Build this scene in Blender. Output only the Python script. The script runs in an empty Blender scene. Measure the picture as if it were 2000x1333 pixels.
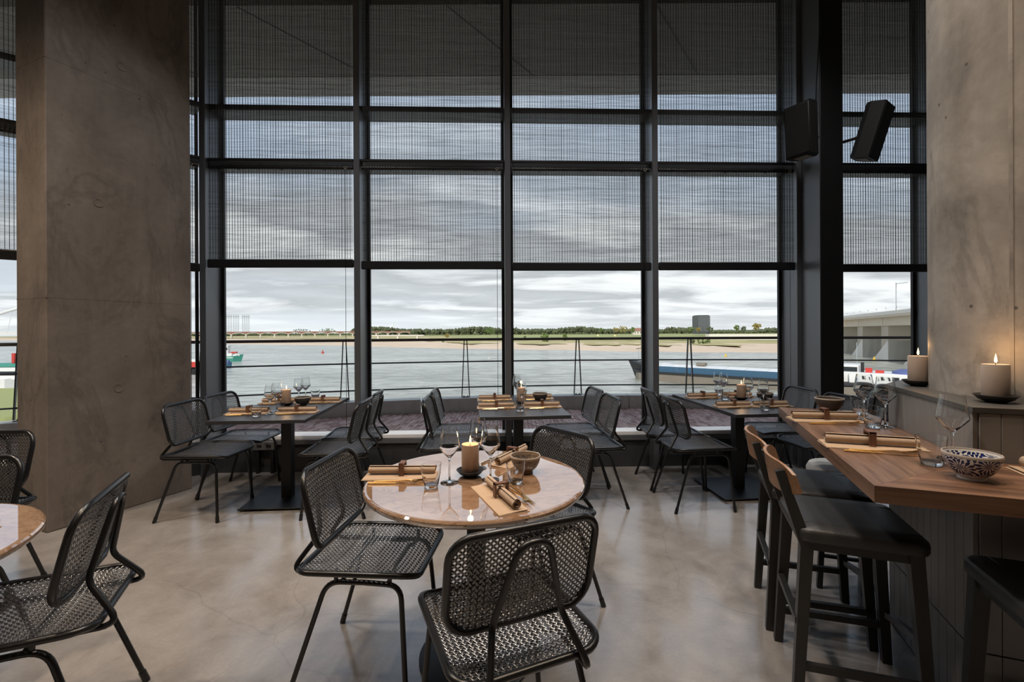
import bpy, math, random
from mathutils import Vector, Matrix
random.seed(7)
S = bpy.context.scene
C = S.collection
PI = math.pi
def R(d): return math.radians(d)

# ------------------------------------------------------------------ camera
cam_d = bpy.data.cameras.new('camera'); cam = bpy.data.objects.new('camera', cam_d); C.objects.link(cam)
cam_d.sensor_width = 36; cam_d.lens = 36 * 890 / 2000
cam_d.shift_y = -18.5 / 2000
cam_d.clip_start = .05; cam_d.clip_end = 9000
cam.location = (0, 0, 1.37); cam.rotation_euler = (R(90), R(.30), 0)
S.camera = cam

# ------------------------------------------------------------------ view
S.view_settings.view_transform = 'Standard'; S.view_settings.look = 'None'
S.view_settings.exposure = 0.0; S.view_settings.gamma = 1; S.view_settings.use_curve_mapping = False
S.cycles.max_bounces = 10; S.cycles.diffuse_bounces = 4; S.cycles.glossy_bounces = 4; S.cycles.transparent_max_bounces = 32; S.cycles.transmission_bounces = 10
S.cycles.caustics_reflective = False; S.cycles.caustics_refractive = False
S.cycles.sample_clamp_indirect = 4.0

# ------------------------------------------------------------------ node helper
class NT:
    def __init__(s, tree): s.t = tree; s.n = tree.nodes; s.l = tree.links
    def add(s, typ, **kw):
        n = s.n.new(typ)
        for k, v in kw.items():
            if k.startswith('i_'):
                key = k[2:]; key = int(key) if key.isdigit() else key
                s.put(n, key, v)
            else: setattr(n, k, v)
        return n
    def put(s, n, key, v):
        sock = n.inputs[key]
        if isinstance(v, bpy.types.NodeSocket): s.l.new(v, sock)
        elif isinstance(v, bpy.types.Node): s.l.new(v.outputs[0], sock)
        else:
            if isinstance(v, (tuple, list)) and len(v) == 3 and sock.type == 'RGBA': v = (*v, 1)
            sock.default_value = v
    def math(s, op, a, b=0.0, c=0.0, clamp=False):
        n = s.n.new('ShaderNodeMath'); n.operation = op; n.use_clamp = clamp
        s.put(n, 0, a); s.put(n, 1, b); s.put(n, 2, c); return n.outputs[0]
    def ramp(s, fac, stops, interp='LINEAR'):
        n = s.n.new('ShaderNodeValToRGB'); r = n.color_ramp; r.interpolation = interp
        while len(r.elements) < len(stops): r.elements.new(.5)
        for e, (p, c) in zip(r.elements, stops):
            e.position = p; e.color = (*c, 1) if len(c) == 3 else c
        s.put(n, 0, fac); return n.outputs[0]
    def mix(s, fac, a, b, blend='MIX'):
        n = s.n.new('ShaderNodeMix'); n.data_type = 'RGBA'; n.blend_type = blend
        s.put(n, 0, fac); s.put(n, 6, a); s.put(n, 7, b); return n.outputs[2]
    def noise(s, vec, scale, detail=4, rough=.55, dist=0):
        n = s.n.new('ShaderNodeTexNoise'); s.put(n, 'Vector', vec)
        n.inputs['Scale'].default_value = scale; n.inputs['Detail'].default_value = detail
        n.inputs['Roughness'].default_value = rough; n.inputs['Distortion'].default_value = dist
        return n.outputs[0]
    def mapping(s, vec, scale=(1, 1, 1), rot=(0, 0, 0), loc=(0, 0, 0)):
        n = s.n.new('ShaderNodeMapping'); s.put(n, 0, vec)
        n.inputs['Scale'].default_value = scale; n.inputs['Rotation'].default_value = rot; n.inputs['Location'].default_value = loc
        return n.outputs[0]

# ------------------------------------------------------------------ sky
W = bpy.data.worlds.new('overcast_sky'); S.world = W; W.use_nodes = True
w = NT(W.node_tree); w.n.clear()
tc = w.add('ShaderNodeTexCoord').outputs['Generated']
sp = w.add('ShaderNodeSeparateXYZ', i_0=tc)
zc = w.math('ADD', w.math('MAXIMUM', sp.outputs[2], 0.0), .09)
cv = w.add('ShaderNodeCombineXYZ', i_0=w.math('DIVIDE', sp.outputs[0], zc), i_1=w.math('DIVIDE', sp.outputs[1], zc))
n1 = w.noise(w.mapping(cv.outputs[0], (.55, .8, 1), loc=(3.1, 7.7, 0)), 1.0, 8, .56, .35)
n2 = w.noise(w.mapping(cv.outputs[0], (.16, .22, 1), loc=(9.1, 1.3, 0)), 1.0, 3, .5, .2)
dens = w.math('ADD', w.math('MULTIPLY', n1, .62), w.math('MULTIPLY', n2, .38))
cloud = w.ramp(dens, [(.33, (.97, .97, .98)), (.42, (.80, .81, .83)), (.50, (.43, .45, .48)), (.57, (.52, .54, .57)), (.66, (.92, .92, .92))])
blue = w.ramp(sp.outputs[2], [(0, (.74, .80, .87)), (.25, (.42, .55, .76)), (.8, (.25, .40, .66))])
gap = w.ramp(n2, [(.52, (0, 0, 0)), (.62, (.55, .55, .55))])
sky = w.mix(gap, cloud, blue)
hz = w.ramp(sp.outputs[2], [(0.0, (.55, .55, .55)), (.06, (.15, .15, .15)), (.2, (0, 0, 0))])
sky = w.mix(hz, sky, (.84, .86, .88))
bg = w.add('ShaderNodeBackground', i_Color=sky, i_Strength=1.30)
w.l.new(bg.outputs[0], w.add('ShaderNodeOutputWorld').inputs[0])

# ------------------------------------------------------------------ sun (behind the building) and added room fill spots
def light(name, typ, loc, energy, color, rot=(0, 0, 0), **kw):
    d = bpy.data.lights.new(name, typ); d.energy = energy; d.color = color
    for k, v in kw.items(): setattr(d, k, v)
    o = bpy.data.objects.new(name, d); C.objects.link(o); o.location = loc; o.rotation_euler = rot; return o
light('sun', 'SUN', (0, -50, 80), 3.4, (1, .93, .82), (R(58), 0, R(-28)), angle=R(3))
WARM = (1.0, .80, .60); NEUT = (1.0, .965, .93)
FILL_SPOTS = [((-2.3, 1.2), 220, WARM), ((-.5, 1.0), 260, WARM), ((1.0, 1.2), 240, WARM), ((.4, 2.7), 230, NEUT), ((2.1, 1.2), 200, WARM),
         ((-1.7, 2.7), 230, NEUT), ((2.3, 3.0), 170, NEUT), ((-1, -2.2), 80, WARM), ((2, -2.2), 50, WARM), ((-4.15, 1.5), 520, WARM)]  # last and strongest spot added to lighten the left pillar's narrow face
for (x, y), e, c in FILL_SPOTS:   # unseen spots added to brighten the room; warm tint follows its lamp light
    light('fill_spot', 'SPOT', (x, y, 5.15), e, c, (0, 0, 0), spot_size=R(100), spot_blend=.8, shadow_soft_size=.16)

# ------------------------------------------------------------------ mesh builder
class MB:
    def __init__(s): s.v = []; s.f = []
    def add(s, vs, fs):
        o = len(s.v); s.v += [tuple(p) for p in vs]; s.f += [tuple(i + o for i in f) for f in fs]; return s
    def box(s, lo, hi, ch=0.0, M=None):
        x0, y0, z0 = lo; x1, y1, z1 = hi
        if ch <= 0:
            vs = [(x0,y0,z0),(x1,y0,z0),(x1,y1,z0),(x0,y1,z0),(x0,y0,z1),(x1,y0,z1),(x1,y1,z1),(x0,y1,z1)]
            fs = [(0,3,2,1),(4,5,6,7),(0,1,5,4),(1,2,6,5),(2,3,7,6),(3,0,4,7)]
        else:
            vs = []; idx = {}
            c = [(x0+x1)/2, (y0+y1)/2, (z0+z1)/2]; h = [(x1-x0)/2, (y1-y0)/2, (z1-z0)/2]
            ch = min(ch, min(h) * .98)
            for sx in (-1, 1):
                for sy in (-1, 1):
                    for sz in (-1, 1):
                        for ax in range(3):
                            d = [h[0]-ch, h[1]-ch, h[2]-ch]; d[ax] = h[ax]
                            idx[(sx, sy, sz, ax)] = len(vs)
                            vs.append((c[0]+sx*d[0], c[1]+sy*d[1], c[2]+sz*d[2]))
            fs = []
            def key(ax, s_, o1, v1, o2, v2, a2):
                k = [0, 0, 0]; k[ax] = s_; k[o1] = v1; k[o2] = v2; return idx[(k[0], k[1], k[2], a2)]
            for ax in range(3):
                o1, o2 = [a for a in range(3) if a != ax]
                for sg in (-1, 1):
                    fs.append([key(ax, sg, o1, a, o2, b, ax) for a, b in ((-1,-1),(1,-1),(1,1),(-1,1))])
            for ax in range(3):
                o1, o2 = [a for a in range(3) if a != ax]
                for a in (-1, 1):
                    for b in (-1, 1):
                        fs.append([key(ax, -1, o1, a, o2, b, o1), key(ax, 1, o1, a, o2, b, o1), key(ax, 1, o1, a, o2, b, o2), key(ax, -1, o1, a, o2, b, o2)])
            for sx in (-1, 1):
                for sy in (-1, 1):
                    for sz in (-1, 1): fs.append([idx[(sx, sy, sz, a)] for a in range(3)])
            cc = Vector(c); out = []
            for f in fs:
                p = [Vector(vs[i]) for i in f]; nn = (p[1]-p[0]).cross(p[2]-p[0]); m = sum(p, Vector())/len(p)
                out.append(tuple(f) if nn.dot(m-cc) > 0 else tuple(reversed(f)))
            fs = out
        if M is not None: vs = [M @ Vector(p) for p in vs]
        return s.add(vs, fs)
    def tube(s, pts, r, n=8, closed=False, cap=True):
        P = [Vector(p) for p in pts]; N = len(P)
        rr = r if isinstance(r, (list, tuple)) else [r]*N
        T = []
        for i in range(N):
            a = P[(i-1) % N] if (closed or i > 0) else P[i]; b = P[(i+1) % N] if (closed or i < N-1) else P[i]
            T.append((b-a).normalized())
        u = T[0].orthogonal().normalized(); vs = []; fs = []
        for i in range(N):
            u = (u - T[i]*u.dot(T[i])).normalized(); b = T[i].cross(u)
            for k in range(n):
                a = 2*PI*k/n; vs.append(P[i] + (u*math.cos(a)+b*math.sin(a))*rr[i])
        m = N if closed else N-1
        off = 0
        if closed:  # closest twist match
            d = [(vs[k]-vs[(N-1)*n]).length for k in range(n)]; off = d.index(min(d))
        for i in range(m):
            j = (i+1) % N; o = off if (closed and i == N-1) else 0
            for k in range(n):
                fs.append((i*n+k, i*n+(k+1) % n, j*n+(k+1+o) % n, j*n+(k+o) % n))
        if cap and not closed:
            fs.append(tuple(reversed(range(n)))); fs.append(tuple(range((N-1)*n, N*n)))
        return s.add(vs, fs)
    def lathe(s, prof, n=24, c=(0, 0, 0), closed=False):
        vs = []; fs = []; m = len(prof)
        for (r, z) in prof:
            for k in range(n):
                a = 2*PI*k/n; vs.append((c[0]+r*math.cos(a), c[1]+r*math.sin(a), c[2]+z))
        for i in range(m if closed else m-1):
            j = (i+1) % m
            for k in range(n):
                q = (i*n+k, i*n+(k+1) % n, j*n+(k+1) % n, j*n+k); fs.append(q)
        if not closed:
            if prof[0][0] > 1e-6: fs.append(tuple(reversed(range(n))))
            if prof[-1][0] > 1e-6: fs.append(tuple(range((m-1)*n, m*n)))
        return s.add(vs, fs)
    def prism(s, poly, z0, z1, M=None):
        n = len(poly); vs = [(x, y, z0) for x, y in poly] + [(x, y, z1) for x, y in poly]
        fs = [tuple(reversed(range(n))), tuple(range(n, 2*n))] + [(i, (i+1) % n, n+(i+1) % n, n+i) for i in range(n)]
        if M is not None: vs = [M @ Vector(p) for p in vs]
        return s.add(vs, fs)
    def bar(s, a, b, w0, w1=None, d0=None):   # square bar between two points, tapered
        a = Vector(a); b = Vector(b); w1 = w0 if w1 is None else w1; d0 = w0 if d0 is None else d0
        t = (b-a).normalized(); up = Vector((0, 0, 1)) if abs(t.z) < .9 else Vector((0, 1, 0))
        x = t.cross(up).normalized(); y = x.cross(t).normalized(); vs = []
        for p, ww, dd in ((a, w0, d0), (b, w1, d0*w1/w0)):
            for sx, sy in ((-1,-1),(1,-1),(1,1),(-1,1)): vs.append(p + x*sx*ww/2 + y*sy*dd/2)
        return s.add(vs, [(3,2,1,0),(4,5,6,7),(0,1,5,4),(1,2,6,5),(2,3,7,6),(3,0,4,7)])
    def mesh(s, name, mat, smooth=40):
        me = bpy.data.meshes.new(name); me.from_pydata(s.v, [], s.f); me.validate(clean_customdata=False)
        if mat: me.materials.append(mat)
        if smooth:
            for p in me.polygons: p.use_smooth = True
            me.set_sharp_from_angle(angle=R(smooth))
        me.update(); return me
    def build(s, name, mat, parent=None, smooth=40, loc=None, rot=None):
        o = bpy.data.objects.new(name, s.mesh(name, mat, smooth)); C.objects.link(o)
        if parent: o.parent = parent
        if loc is not None: o.location = loc
        if rot is not None: o.rotation_euler = rot
        return o

def tag(o, label=None, cat=None, group=None, kind=None):
    if label: o['label'] = label
    if cat: o['category'] = cat
    if group: o['group'] = group
    if kind: o['kind'] = kind
    return o
def empty(name, loc=(0, 0, 0), rz=0.0):
    o = bpy.data.objects.new(name, None); C.objects.link(o); o.empty_display_size = .1
    o.location = loc; o.rotation_euler = (0, 0, rz); return o
def copy_tree(o, parent=None):
    c = o.copy(); C.objects.link(c)
    if parent: c.parent = parent
    for ch in list(KIDS.get(o.name, [])) or [x for x in o.children]:
        copy_tree(ch, c)
    return c
KIDS = {}
def rpath(pts, r, seg=5, closed=False):   # polyline with rounded corners
    P = [Vector(p) for p in pts]; n = len(P); out = []
    for i in range(n):
        if not closed and i in (0, n-1): out.append(P[i]); continue
        a, b, c = P[(i-1) % n], P[i], P[(i+1) % n]
        d1, d2 = (a-b), (c-b); l = min(r if not isinstance(r, (list, tuple)) else r[i], d1.length*.49, d2.length*.49)
        p1 = b + d1.normalized()*l; p2 = b + d2.normalized()*l
        for k in range(seg+1):
            t = k/seg; out.append(p1*(1-t)**2 + b*2*t*(1-t) + p2*t*t)
    return out
def rrect(x0, y0, x1, y1, r, seg=6):
    out = []
    for cx, cy, a0 in ((x1-r, y0+r, -90), (x1-r, y1-r, 0), (x0+r, y1-r, 90), (x0+r, y0+r, 180)):
        for k in range(seg+1):
            a = R(a0 + 90*k/seg); out.append((cx+r*math.cos(a), cy+r*math.sin(a)))
    return out

# ------------------------------------------------------------------ materials
def mat(name):
    m = bpy.data.materials.new(name); m.use_nodes = True; t = NT(m.node_tree); t.n.clear()
    out = t.add('ShaderNodeOutputMaterial'); return m, t, out
def pbr(name, col, rough=.5, metal=0.0, vary=0.0, scale=8.0, bump=0.0, bscale=40.0, **kw):
    m, t, out = mat(name); b = t.add('ShaderNodeBsdfPrincipled')
    co = t.add('ShaderNodeTexCoord').outputs['Object']
    if vary:
        n = t.noise(co, scale, 5)
        c = t.mix(n, tuple(x*(1-vary) for x in col), tuple(min(1, x*(1+vary)) for x in col)); t.put(b, 'Base Color', c)
    else: b.inputs['Base Color'].default_value = (*col, 1)
    b.inputs['Roughness'].default_value = rough; b.inputs['Metallic'].default_value = metal
    for k, v in kw.items(): b.inputs[k.replace('_', ' ')].default_value = v
    if bump:
        bn = t.add('ShaderNodeBump', i_Strength=bump, i_Distance=.004, i_Height=t.noise(co, bscale, 4)); t.l.new(bn.outputs[0], b.inputs['Normal'])
    t.l.new(b.outputs[0], out.inputs[0]); return m
def emit(name, col, st):
    m, t, out = mat(name); e = t.add('ShaderNodeEmission'); e.inputs[0].default_value = (*col, 1); e.inputs[1].default_value = st
    t.l.new(e.outputs[0], out.inputs[0]); return m
def concrete(name, c0, c1, rough=.75, lines=None, stain=.5):
    m, t, out = mat(name); b = t.add('ShaderNodeBsdfPrincipled', i_Roughness=rough)
    g = t.add('ShaderNodeTexCoord').outputs['Object']
    big = t.noise(g, 1.6, 6, .62, .6); fine = t.noise(g, 22, 5, .6); streak = t.noise(t.mapping(g, (6, 6, .7)), 1.0, 5, .6, .4)
    f = t.math('ADD', t.math('MULTIPLY', big, .6), t.math('ADD', t.math('MULTIPLY', fine, .15), t.math('MULTIPLY', streak, .25)))
    col = t.ramp(f, [(.34, c0), (.5, tuple((a+b_)/2 for a, b_ in zip(c0, c1))), (.64, c1)])
    st = t.ramp(t.noise(t.mapping(g, (3, 3, 1.4), loc=(4, 2, 8)), 1.0, 6, .65, .9), [(.53, (1, 1, 1)), (.60, (1-stain*.45,)*3), (.66, (1, 1, 1))])
    col = t.mix(1.0, col, st, 'MULTIPLY')
    vor = t.add('ShaderNodeTexVoronoi', i_Vector=g, i_Scale=7.0)
    pits = t.ramp(vor.outputs['Distance'], [(.035, (.35, .35, .35)), (.06, (1, 1, 1))])
    col = t.mix(1.0, col, pits, 'MULTIPLY')
    t.put(b, 'Base Color', col)
    bn = t.add('ShaderNodeBump', i_Strength=.35, i_Distance=.006, i_Height=f); t.l.new(bn.outputs[0], b.inputs['Normal'])
    t.l.new(b.outputs[0], out.inputs[0]); return m
def wood(name, c0, c1, axis=0, rough=.42, scale=14.0):
    m, t, out = mat(name); b = t.add('ShaderNodeBsdfPrincipled', i_Roughness=rough)
    g = t.add('ShaderNodeTexCoord').outputs['Object']; sc = [scale*2.2]*3; sc[axis] = scale*.12
    n = t.noise(t.mapping(g, sc), 1.0, 6, .6, .8)
    fine = t.noise(t.mapping(g, [x*5 for x in sc]), 1.0, 3, .6)
    f = t.math('ADD', t.math('MULTIPLY', n, .75), t.math('MULTIPLY', fine, .25))
    t.put(b, 'Base Color', t.ramp(f, [(.35, c0), (.5, tuple((a+q)/2 for a, q in zip(c0, c1))), (.66, c1)]))
    bn = t.add('ShaderNodeBump', i_Strength=.25, i_Distance=.002, i_Height=f); t.l.new(bn.outputs[0], b.inputs['Normal'])
    t.l.new(b.outputs[0], out.inputs[0]); return m
M = {}
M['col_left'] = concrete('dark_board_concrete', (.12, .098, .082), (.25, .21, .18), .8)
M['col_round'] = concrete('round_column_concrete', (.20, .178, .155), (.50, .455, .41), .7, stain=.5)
M['kerb'] = concrete('parapet_concrete', (.62, .60, .57), (.80, .78, .75), .8, stain=.3)
M['wall'] = concrete('room_concrete', (.26, .24, .22), (.40, .37, .35), .8)
def floor_mat():
    m, t, out = mat('polished_concrete'); b = t.add('ShaderNodeBsdfPrincipled')
    g = t.add('ShaderNodeTexCoord').outputs['Object']
    big = t.noise(g, .9, 6, .6, .5); mid = t.noise(g, 5, 6, .65, .5); fine = t.noise(g, 60, 3, .6)
    f = t.math('ADD', t.math('MULTIPLY', big, .5), t.math('ADD', t.math('MULTIPLY', mid, .38), t.math('MULTIPLY', fine, .12)))
    col = t.ramp(f, [(.36, (.195, .175, .16)), (.5, (.27, .25, .235)), (.64, (.35, .33, .315))])
    v = t.add('ShaderNodeTexVoronoi', i_Vector=t.mix(.25, g, t.add('ShaderNodeTexNoise', i_Vector=g, i_Scale=1.5).outputs[1]), i_Scale=.9, feature='DISTANCE_TO_EDGE')
    crack = t.ramp(v.outputs[0], [(.0, (.86, .86, .86)), (.003, (1, 1, 1))])
    t.put(b, 'Base Color', t.mix(1.0, col, crack, 'MULTIPLY'))
    t.put(b, 'Roughness', t.ramp(mid, [(.35, (.13,)*3), (.65, (.25,)*3)]))
    b.inputs['IOR'].default_value = 2.1
    bn = t.add('ShaderNodeBump', i_Strength=.06, i_Distance=.01, i_Height=mid); t.l.new(bn.outputs[0], b.inputs['Normal'])
    t.l.new(b.outputs[0], out.inputs[0]); return m
M['floor'] = floor_mat()
M['steel'] = pbr('anthracite_frame', (.155, .162, .175), .34, .45, .08, 3)
M['black_steel'] = pbr('black_steel', (.012, .012, .013), .45, .2)
M['tube'] = pbr('black_tube', (.008, .008, .009), .30, 0, IOR=1.5)
M['strand'] = pbr('black_cane', (.062, .060, .062), .20, 0, IOR=2.1)
M['sill'] = pbr('pale_sill', (.85, .85, .86), .4, .1, .05, 5)
M['plinth'] = pbr('dark_plinth', (.035, .035, .038), .55, 0, .3, 4)
M['tabletop'] = pbr('black_tabletop', (.030, .030, .033), .36, 0, .35, 20, .05, 120)
M['leather'] = pbr('black_leather', (.026, .026, .027), .46, 0, .2, 30, .25, 260)
M['pale_leather'] = pbr('pale_leather', (.55, .53, .50), .5, 0, .1, 20)
M['blackwood'] = wood('black_stained_wood', (.008, .008, .008), (.018, .017, .016), 2, .45)
M['plywood'] = wood('bent_plywood', (.20, .105, .055), (.34, .19, .105), 0, .4, 10)
M['oak'] = wood('counter_wood', (.060, .030, .018), (.235, .138, .090), 1, .36, 9)
M['oak2'] = wood('counter_wood_return', (.060, .029, .017), (.225, .120, .072), 0, .36, 9)
M['ringwood'] = wood('ring_wood', (.10, .045, .025), (.18, .085, .05), 2, .5, 40)
M['napkin'] = pbr('beige_linen', (.42, .31, .225), .85, 0, .10, 60, .3, 600)
M['mat'] = pbr('kraft_leather_mat', (.42, .295, .195), .6, 0, .10, 12)
M['gold'] = pbr('gold_metal', (.75, .48, .18), .22, 1.0)
M['wax'] = pbr('taupe_wax', (.40, .275, .20), .45, 0, .06, 10, Subsurface_Weight=.25, Subsurface_Radius=(.02, .01, .006))
M['wax2'] = pbr('grey_wax', (.46, .37, .31), .5, 0, .05, 10, Subsurface_Weight=.25, Subsurface_Radius=(.02, .01, .006))
M['wick'] = pbr('wick', (.01, .01, .01), .9)
M['dish'] = pbr('black_dish', (.018, .017, .017), .45)
M['flame'] = emit('flame', (1.0, .62, .22), 9.0)
M['tile'] = pbr('grey_wall_tile', (.24, .235, .23), .38, 0, .16, 2.5)
M['grout'] = pbr('grout', (.05, .047, .044), .9)
M['ledge'] = pbr('dark_ledge', (.07, .066, .062), .4, 0, .2, 6)
M['speaker'] = pbr('speaker_black', (.008, .008, .008), .6, 0, 0, 8, .2, 300)
M['speaker_grey'] = pbr('speaker_base', (.25, .24, .22), .6)
M['socket'] = pbr('socket_grey', (.10, .10, .105), .5)
M['bar'] = pbr('blind_bar', (.012, .012, .013), .4)
def glass_pane():
    m, t, out = mat('window_glass'); bf = t.add('ShaderNodeNewGeometry').outputs['Backfacing']; fr = t.add('ShaderNodeFresnel', i_IOR=t.math('ADD', t.math('MULTIPLY', bf, 1/1.3-1.3), 1.3))
    tr = t.add('ShaderNodeBsdfTransparent', i_Color=(.95, .965, .96)); gl = t.add('ShaderNodeBsdfGlossy', i_Roughness=0.0, i_Color=(1, 1, 1))
    mx = t.add('ShaderNodeMixShader', i_0=fr.outputs[0], i_1=tr.outputs[0], i_2=gl.outputs[0]); t.l.new(mx.outputs[0], out.inputs[0]); return m
M['pane'] = glass_pane()
def clear_glass():
    m, t, out = mat('drinking_glass'); b = t.add('ShaderNodeBsdfGlass', i_Roughness=0.0, i_IOR=1.45, i_Color=(.985, .99, .99))
    t.l.new(b.outputs[0], out.inputs[0]); return m
M['glass'] = clear_glass()
def blind_mat():
    m, t, out = mat('woven_reed_blind'); g = t.add('ShaderNodeTexCoord').outputs['Object']
    fine = t.noise(t.mapping(g, (3.0, 3.0, 260)), 1.0, 4, .7, .15)
    med = t.noise(t.mapping(g, (1.2, 1.2, 46), loc=(2, 2, 3)), 1.0, 4, .7, .4)
    f = t.math('ADD', t.math('MULTIPLY', fine, .55), t.math('MULTIPLY', med, .45))
    fac = t.ramp(f, [(.36, (.06,)*3), (.47, (.24,)*3), (.58, (.48,)*3), (.70, (.85,)*3)])
    tr = t.add('ShaderNodeBsdfTransparent'); d = t.add('ShaderNodeBsdfDiffuse', i_Color=(.035, .032, .030)); tl = t.add('ShaderNodeBsdfTranslucent', i_Color=(.25, .23, .21))
    dm = t.add('ShaderNodeMixShader', i_0=.35, i_1=d.outputs[0], i_2=tl.outputs[0])
    mx = t.add('ShaderNodeMixShader', i_0=fac, i_1=tr.outputs[0], i_2=dm.outputs[0]); t.l.new(mx.outputs[0], out.inputs[0]); return m
M['blind'] = blind_mat()
def marble():
    m, t, out = mat('polished_beige_marble'); b = t.add('ShaderNodeBsdfPrincipled', i_Roughness=.03)
    g = t.add('ShaderNodeTexCoord').outputs['Object']
    n = t.noise(g, 3.0, 7, .62, 1.6); v = t.noise(t.mapping(g, (4, 9, 4), (0, 0, .5)), 1.0, 8, .65, 2.2)
    col = t.ramp(n, [(.35, (.30, .175, .10)), (.6, (.42, .265, .165))])
    vein = t.ramp(v, [(.47, (1, 1, 1)), (.50, (.62, .52, .45)), (.53, (1, 1, 1))])
    t.put(b, 'Base Color', t.mix(1.0, col, vein, 'MULTIPLY')); b.inputs['IOR'].default_value = 2.3
    b.inputs['Coat Weight'].default_value = 1.0; b.inputs['Coat IOR'].default_value = 3.6; b.inputs['Coat Roughness'].default_value = .0
    t.l.new(b.outputs[0], out.inputs[0]); return m
M['marble'] = marble()
def speckle():
    m, t, out = mat('speckled_stoneware'); b = t.add('ShaderNodeBsdfPrincipled', i_Roughness=.35)
    g = t.add('ShaderNodeTexCoord').outputs['Object']
    s1 = t.ramp(t.noise(g, 260, 2, .6), [(.46, (.025, .022, .022)), (.56, (.20, .15, .11))])
    sz = t.add('ShaderNodeSeparateXYZ', i_0=g); band = t.math('GREATER_THAN', sz.outputs[2], .062)
    foot = t.math('LESS_THAN', sz.outputs[2], .012)
    t.put(b, 'Base Color', t.mix(t.math('MAXIMUM', band, foot), s1, t.mix(.5, s1, (.30, .21, .14))))
    t.l.new(b.outputs[0], out.inputs[0]); return m
M['speckle'] = speckle()
M['stoneware'] = pbr('dark_stoneware', (.06, .055, .05), .4, 0, .5, 90)
M['rimware'] = pbr('bowl_rim', (.42, .36, .31), .3)
def flower():
    m, t, out = mat('blue_flower_porcelain'); b = t.add('ShaderNodeBsdfPrincipled', i_Roughness=.15)
    g = t.add('ShaderNodeTexCoord').outputs['Object']; s = t.add('ShaderNodeSeparateXYZ', i_0=g)
    th = t.math('MULTIPLY', t.math('ARCTAN2', s.outputs[1], s.outputs[0]), .055)
    c = t.add('ShaderNodeCombineXYZ', i_0=th, i_1=s.outputs[2])
    v = t.add('ShaderNodeTexVoronoi', i_Vector=c.outputs[0], i_Scale=28.0, voronoi_dimensions='2D'); v.inputs['Randomness'].default_value = .75
    d = t.add('ShaderNodeVectorMath', operation='SUBTRACT', i_0=t.add('ShaderNodeVectorMath', operation='SCALE', i_0=c.outputs[0]).outputs[0], i_1=v.outputs['Position'])
    d.inputs[0].links[0].from_node.inputs['Scale'].default_value = 1.0
    # petal strokes: angle around the nearest flower centre
    e = t.add('ShaderNodeSeparateXYZ', i_0=d.outputs[0])
    ang = t.math('ARCTAN2', e.outputs[1], e.outputs[0])
    st = t.math('SINE', t.math('MULTIPLY', ang, 13.0))
    ring = t.math('SINE', t.math('MULTIPLY', v.outputs['Distance'], 15.0))
    ink = t.math('GREATER_THAN', t.math('ADD', st, t.math('MULTIPLY', ring, .55)), -.25)
    lo = t.math('GREATER_THAN', s.outputs[2], .017); hi = t.math('LESS_THAN', s.outputs[2], .067)
    ink = t.math('MULTIPLY', ink, t.math('MULTIPLY', lo, hi))
    t.put(b, 'Base Color', t.mix(ink, (.72, .70, .66), (.012, .022, .10))); t.l.new(b.outputs[0], out.inputs[0]); return m
M['flower'] = flower()
# outdoors
def water():
    m, t, out = mat('river_water'); b = t.add('ShaderNodeBsdfPrincipled', i_Roughness=.22)
    g = t.add('ShaderNodeTexCoord').outputs['Object']
    n = t.noise(t.mapping(g, (.14, .42, 1)), 1.0, 8, .72, .6); n2 = t.noise(t.mapping(g, (.01, .03, 1)), 1.0, 3, .5)
    f = t.math('ADD', t.math('MULTIPLY', n, .75), t.math('MULTIPLY', n2, .25))
    t.put(b, 'Base Color', t.ramp(f, [(.36, (.13, .135, .115)), (.50, (.42, .43, .385)), (.62, (.66, .665, .62))]))
    bn = t.add('ShaderNodeBump', i_Strength=.8, i_Distance=.35, i_Height=n); t.l.new(bn.outputs[0], b.inputs['Normal'])
    t.l.new(b.outputs[0], out.inputs[0]); return m
M['water'] = water()
M['sand'] = pbr('river_sand', (.72, .56, .42), .95, 0, .18, .06)
M['grass'] = pbr('meadow_grass', (.36, .38, .15), .95, 0, .35, .03)
M['drygrass'] = pbr('dry_bank_grass', (.46, .40, .19), .95, 0, .35, .08)
M['leaf'] = pbr('dark_foliage', (.10, .115, .06), .95, 0, .5, .25)
M['leaf2'] = pbr('autumn_foliage', (.30, .24, .08), .95, 0, .4, .3)
M['leaf3'] = pbr('green_foliage', (.12, .17, .05), .95, 0, .4, .3)
M['bark'] = pbr('bark', (.10, .08, .06), .95)
M['brick_red'] = pbr('viaduct_brick', (.33, .17, .13), .9, 0, .2, .1)
M['white_conc'] = pbr('white_concrete', (.70, .67, .62), .8)
M['bridge'] = pbr('bridge_concrete', (.62, .54, .43), .85, 0, .15, .15)
M['bridge_dark'] = pbr('pier_concrete', (.48, .42, .34), .85, 0, .2, .2)
M['white'] = pbr('white_paint', (.78, .78, .78), .5)
M['mast'] = pbr('mast_steel', (.36, .38, .41), .7)
M['tower_glass'] = pbr('dark_cladding', (.07, .075, .085), .4)
M['tower_pane'] = pbr('tower_window', (.20, .22, .25), .2)
M['hull'] = pbr('hull_taupe', (.20, .175, .145), .7, 0, .25, .4)
M['hull_black'] = pbr('hull_black', (.02, .02, .022), .6)
M['hull_blue'] = pbr('hull_blue', (.035, .10, .18), .5)
M['hatch'] = pbr('hatch_white', (.78, .79, .80), .5, 0, .06, .3)
M['red'] = pbr('red_paint', (.55, .04, .03), .5)
M['green'] = pbr('green_paint', (.05, .28, .22), .5)
M['blue_tarp'] = pbr('blue_tarp', (.10, .13, .32), .7)
M['yellow'] = pbr('yellow_paint', (.75, .48, .04), .5)
M['winglass'] = pbr('cabin_window', (.02, .025, .03), .15)
M['pile'] = pbr('sheet_pile', (.26, .20, .15), .8, 0, .3, 1.5)
M['brick'] = None
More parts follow.
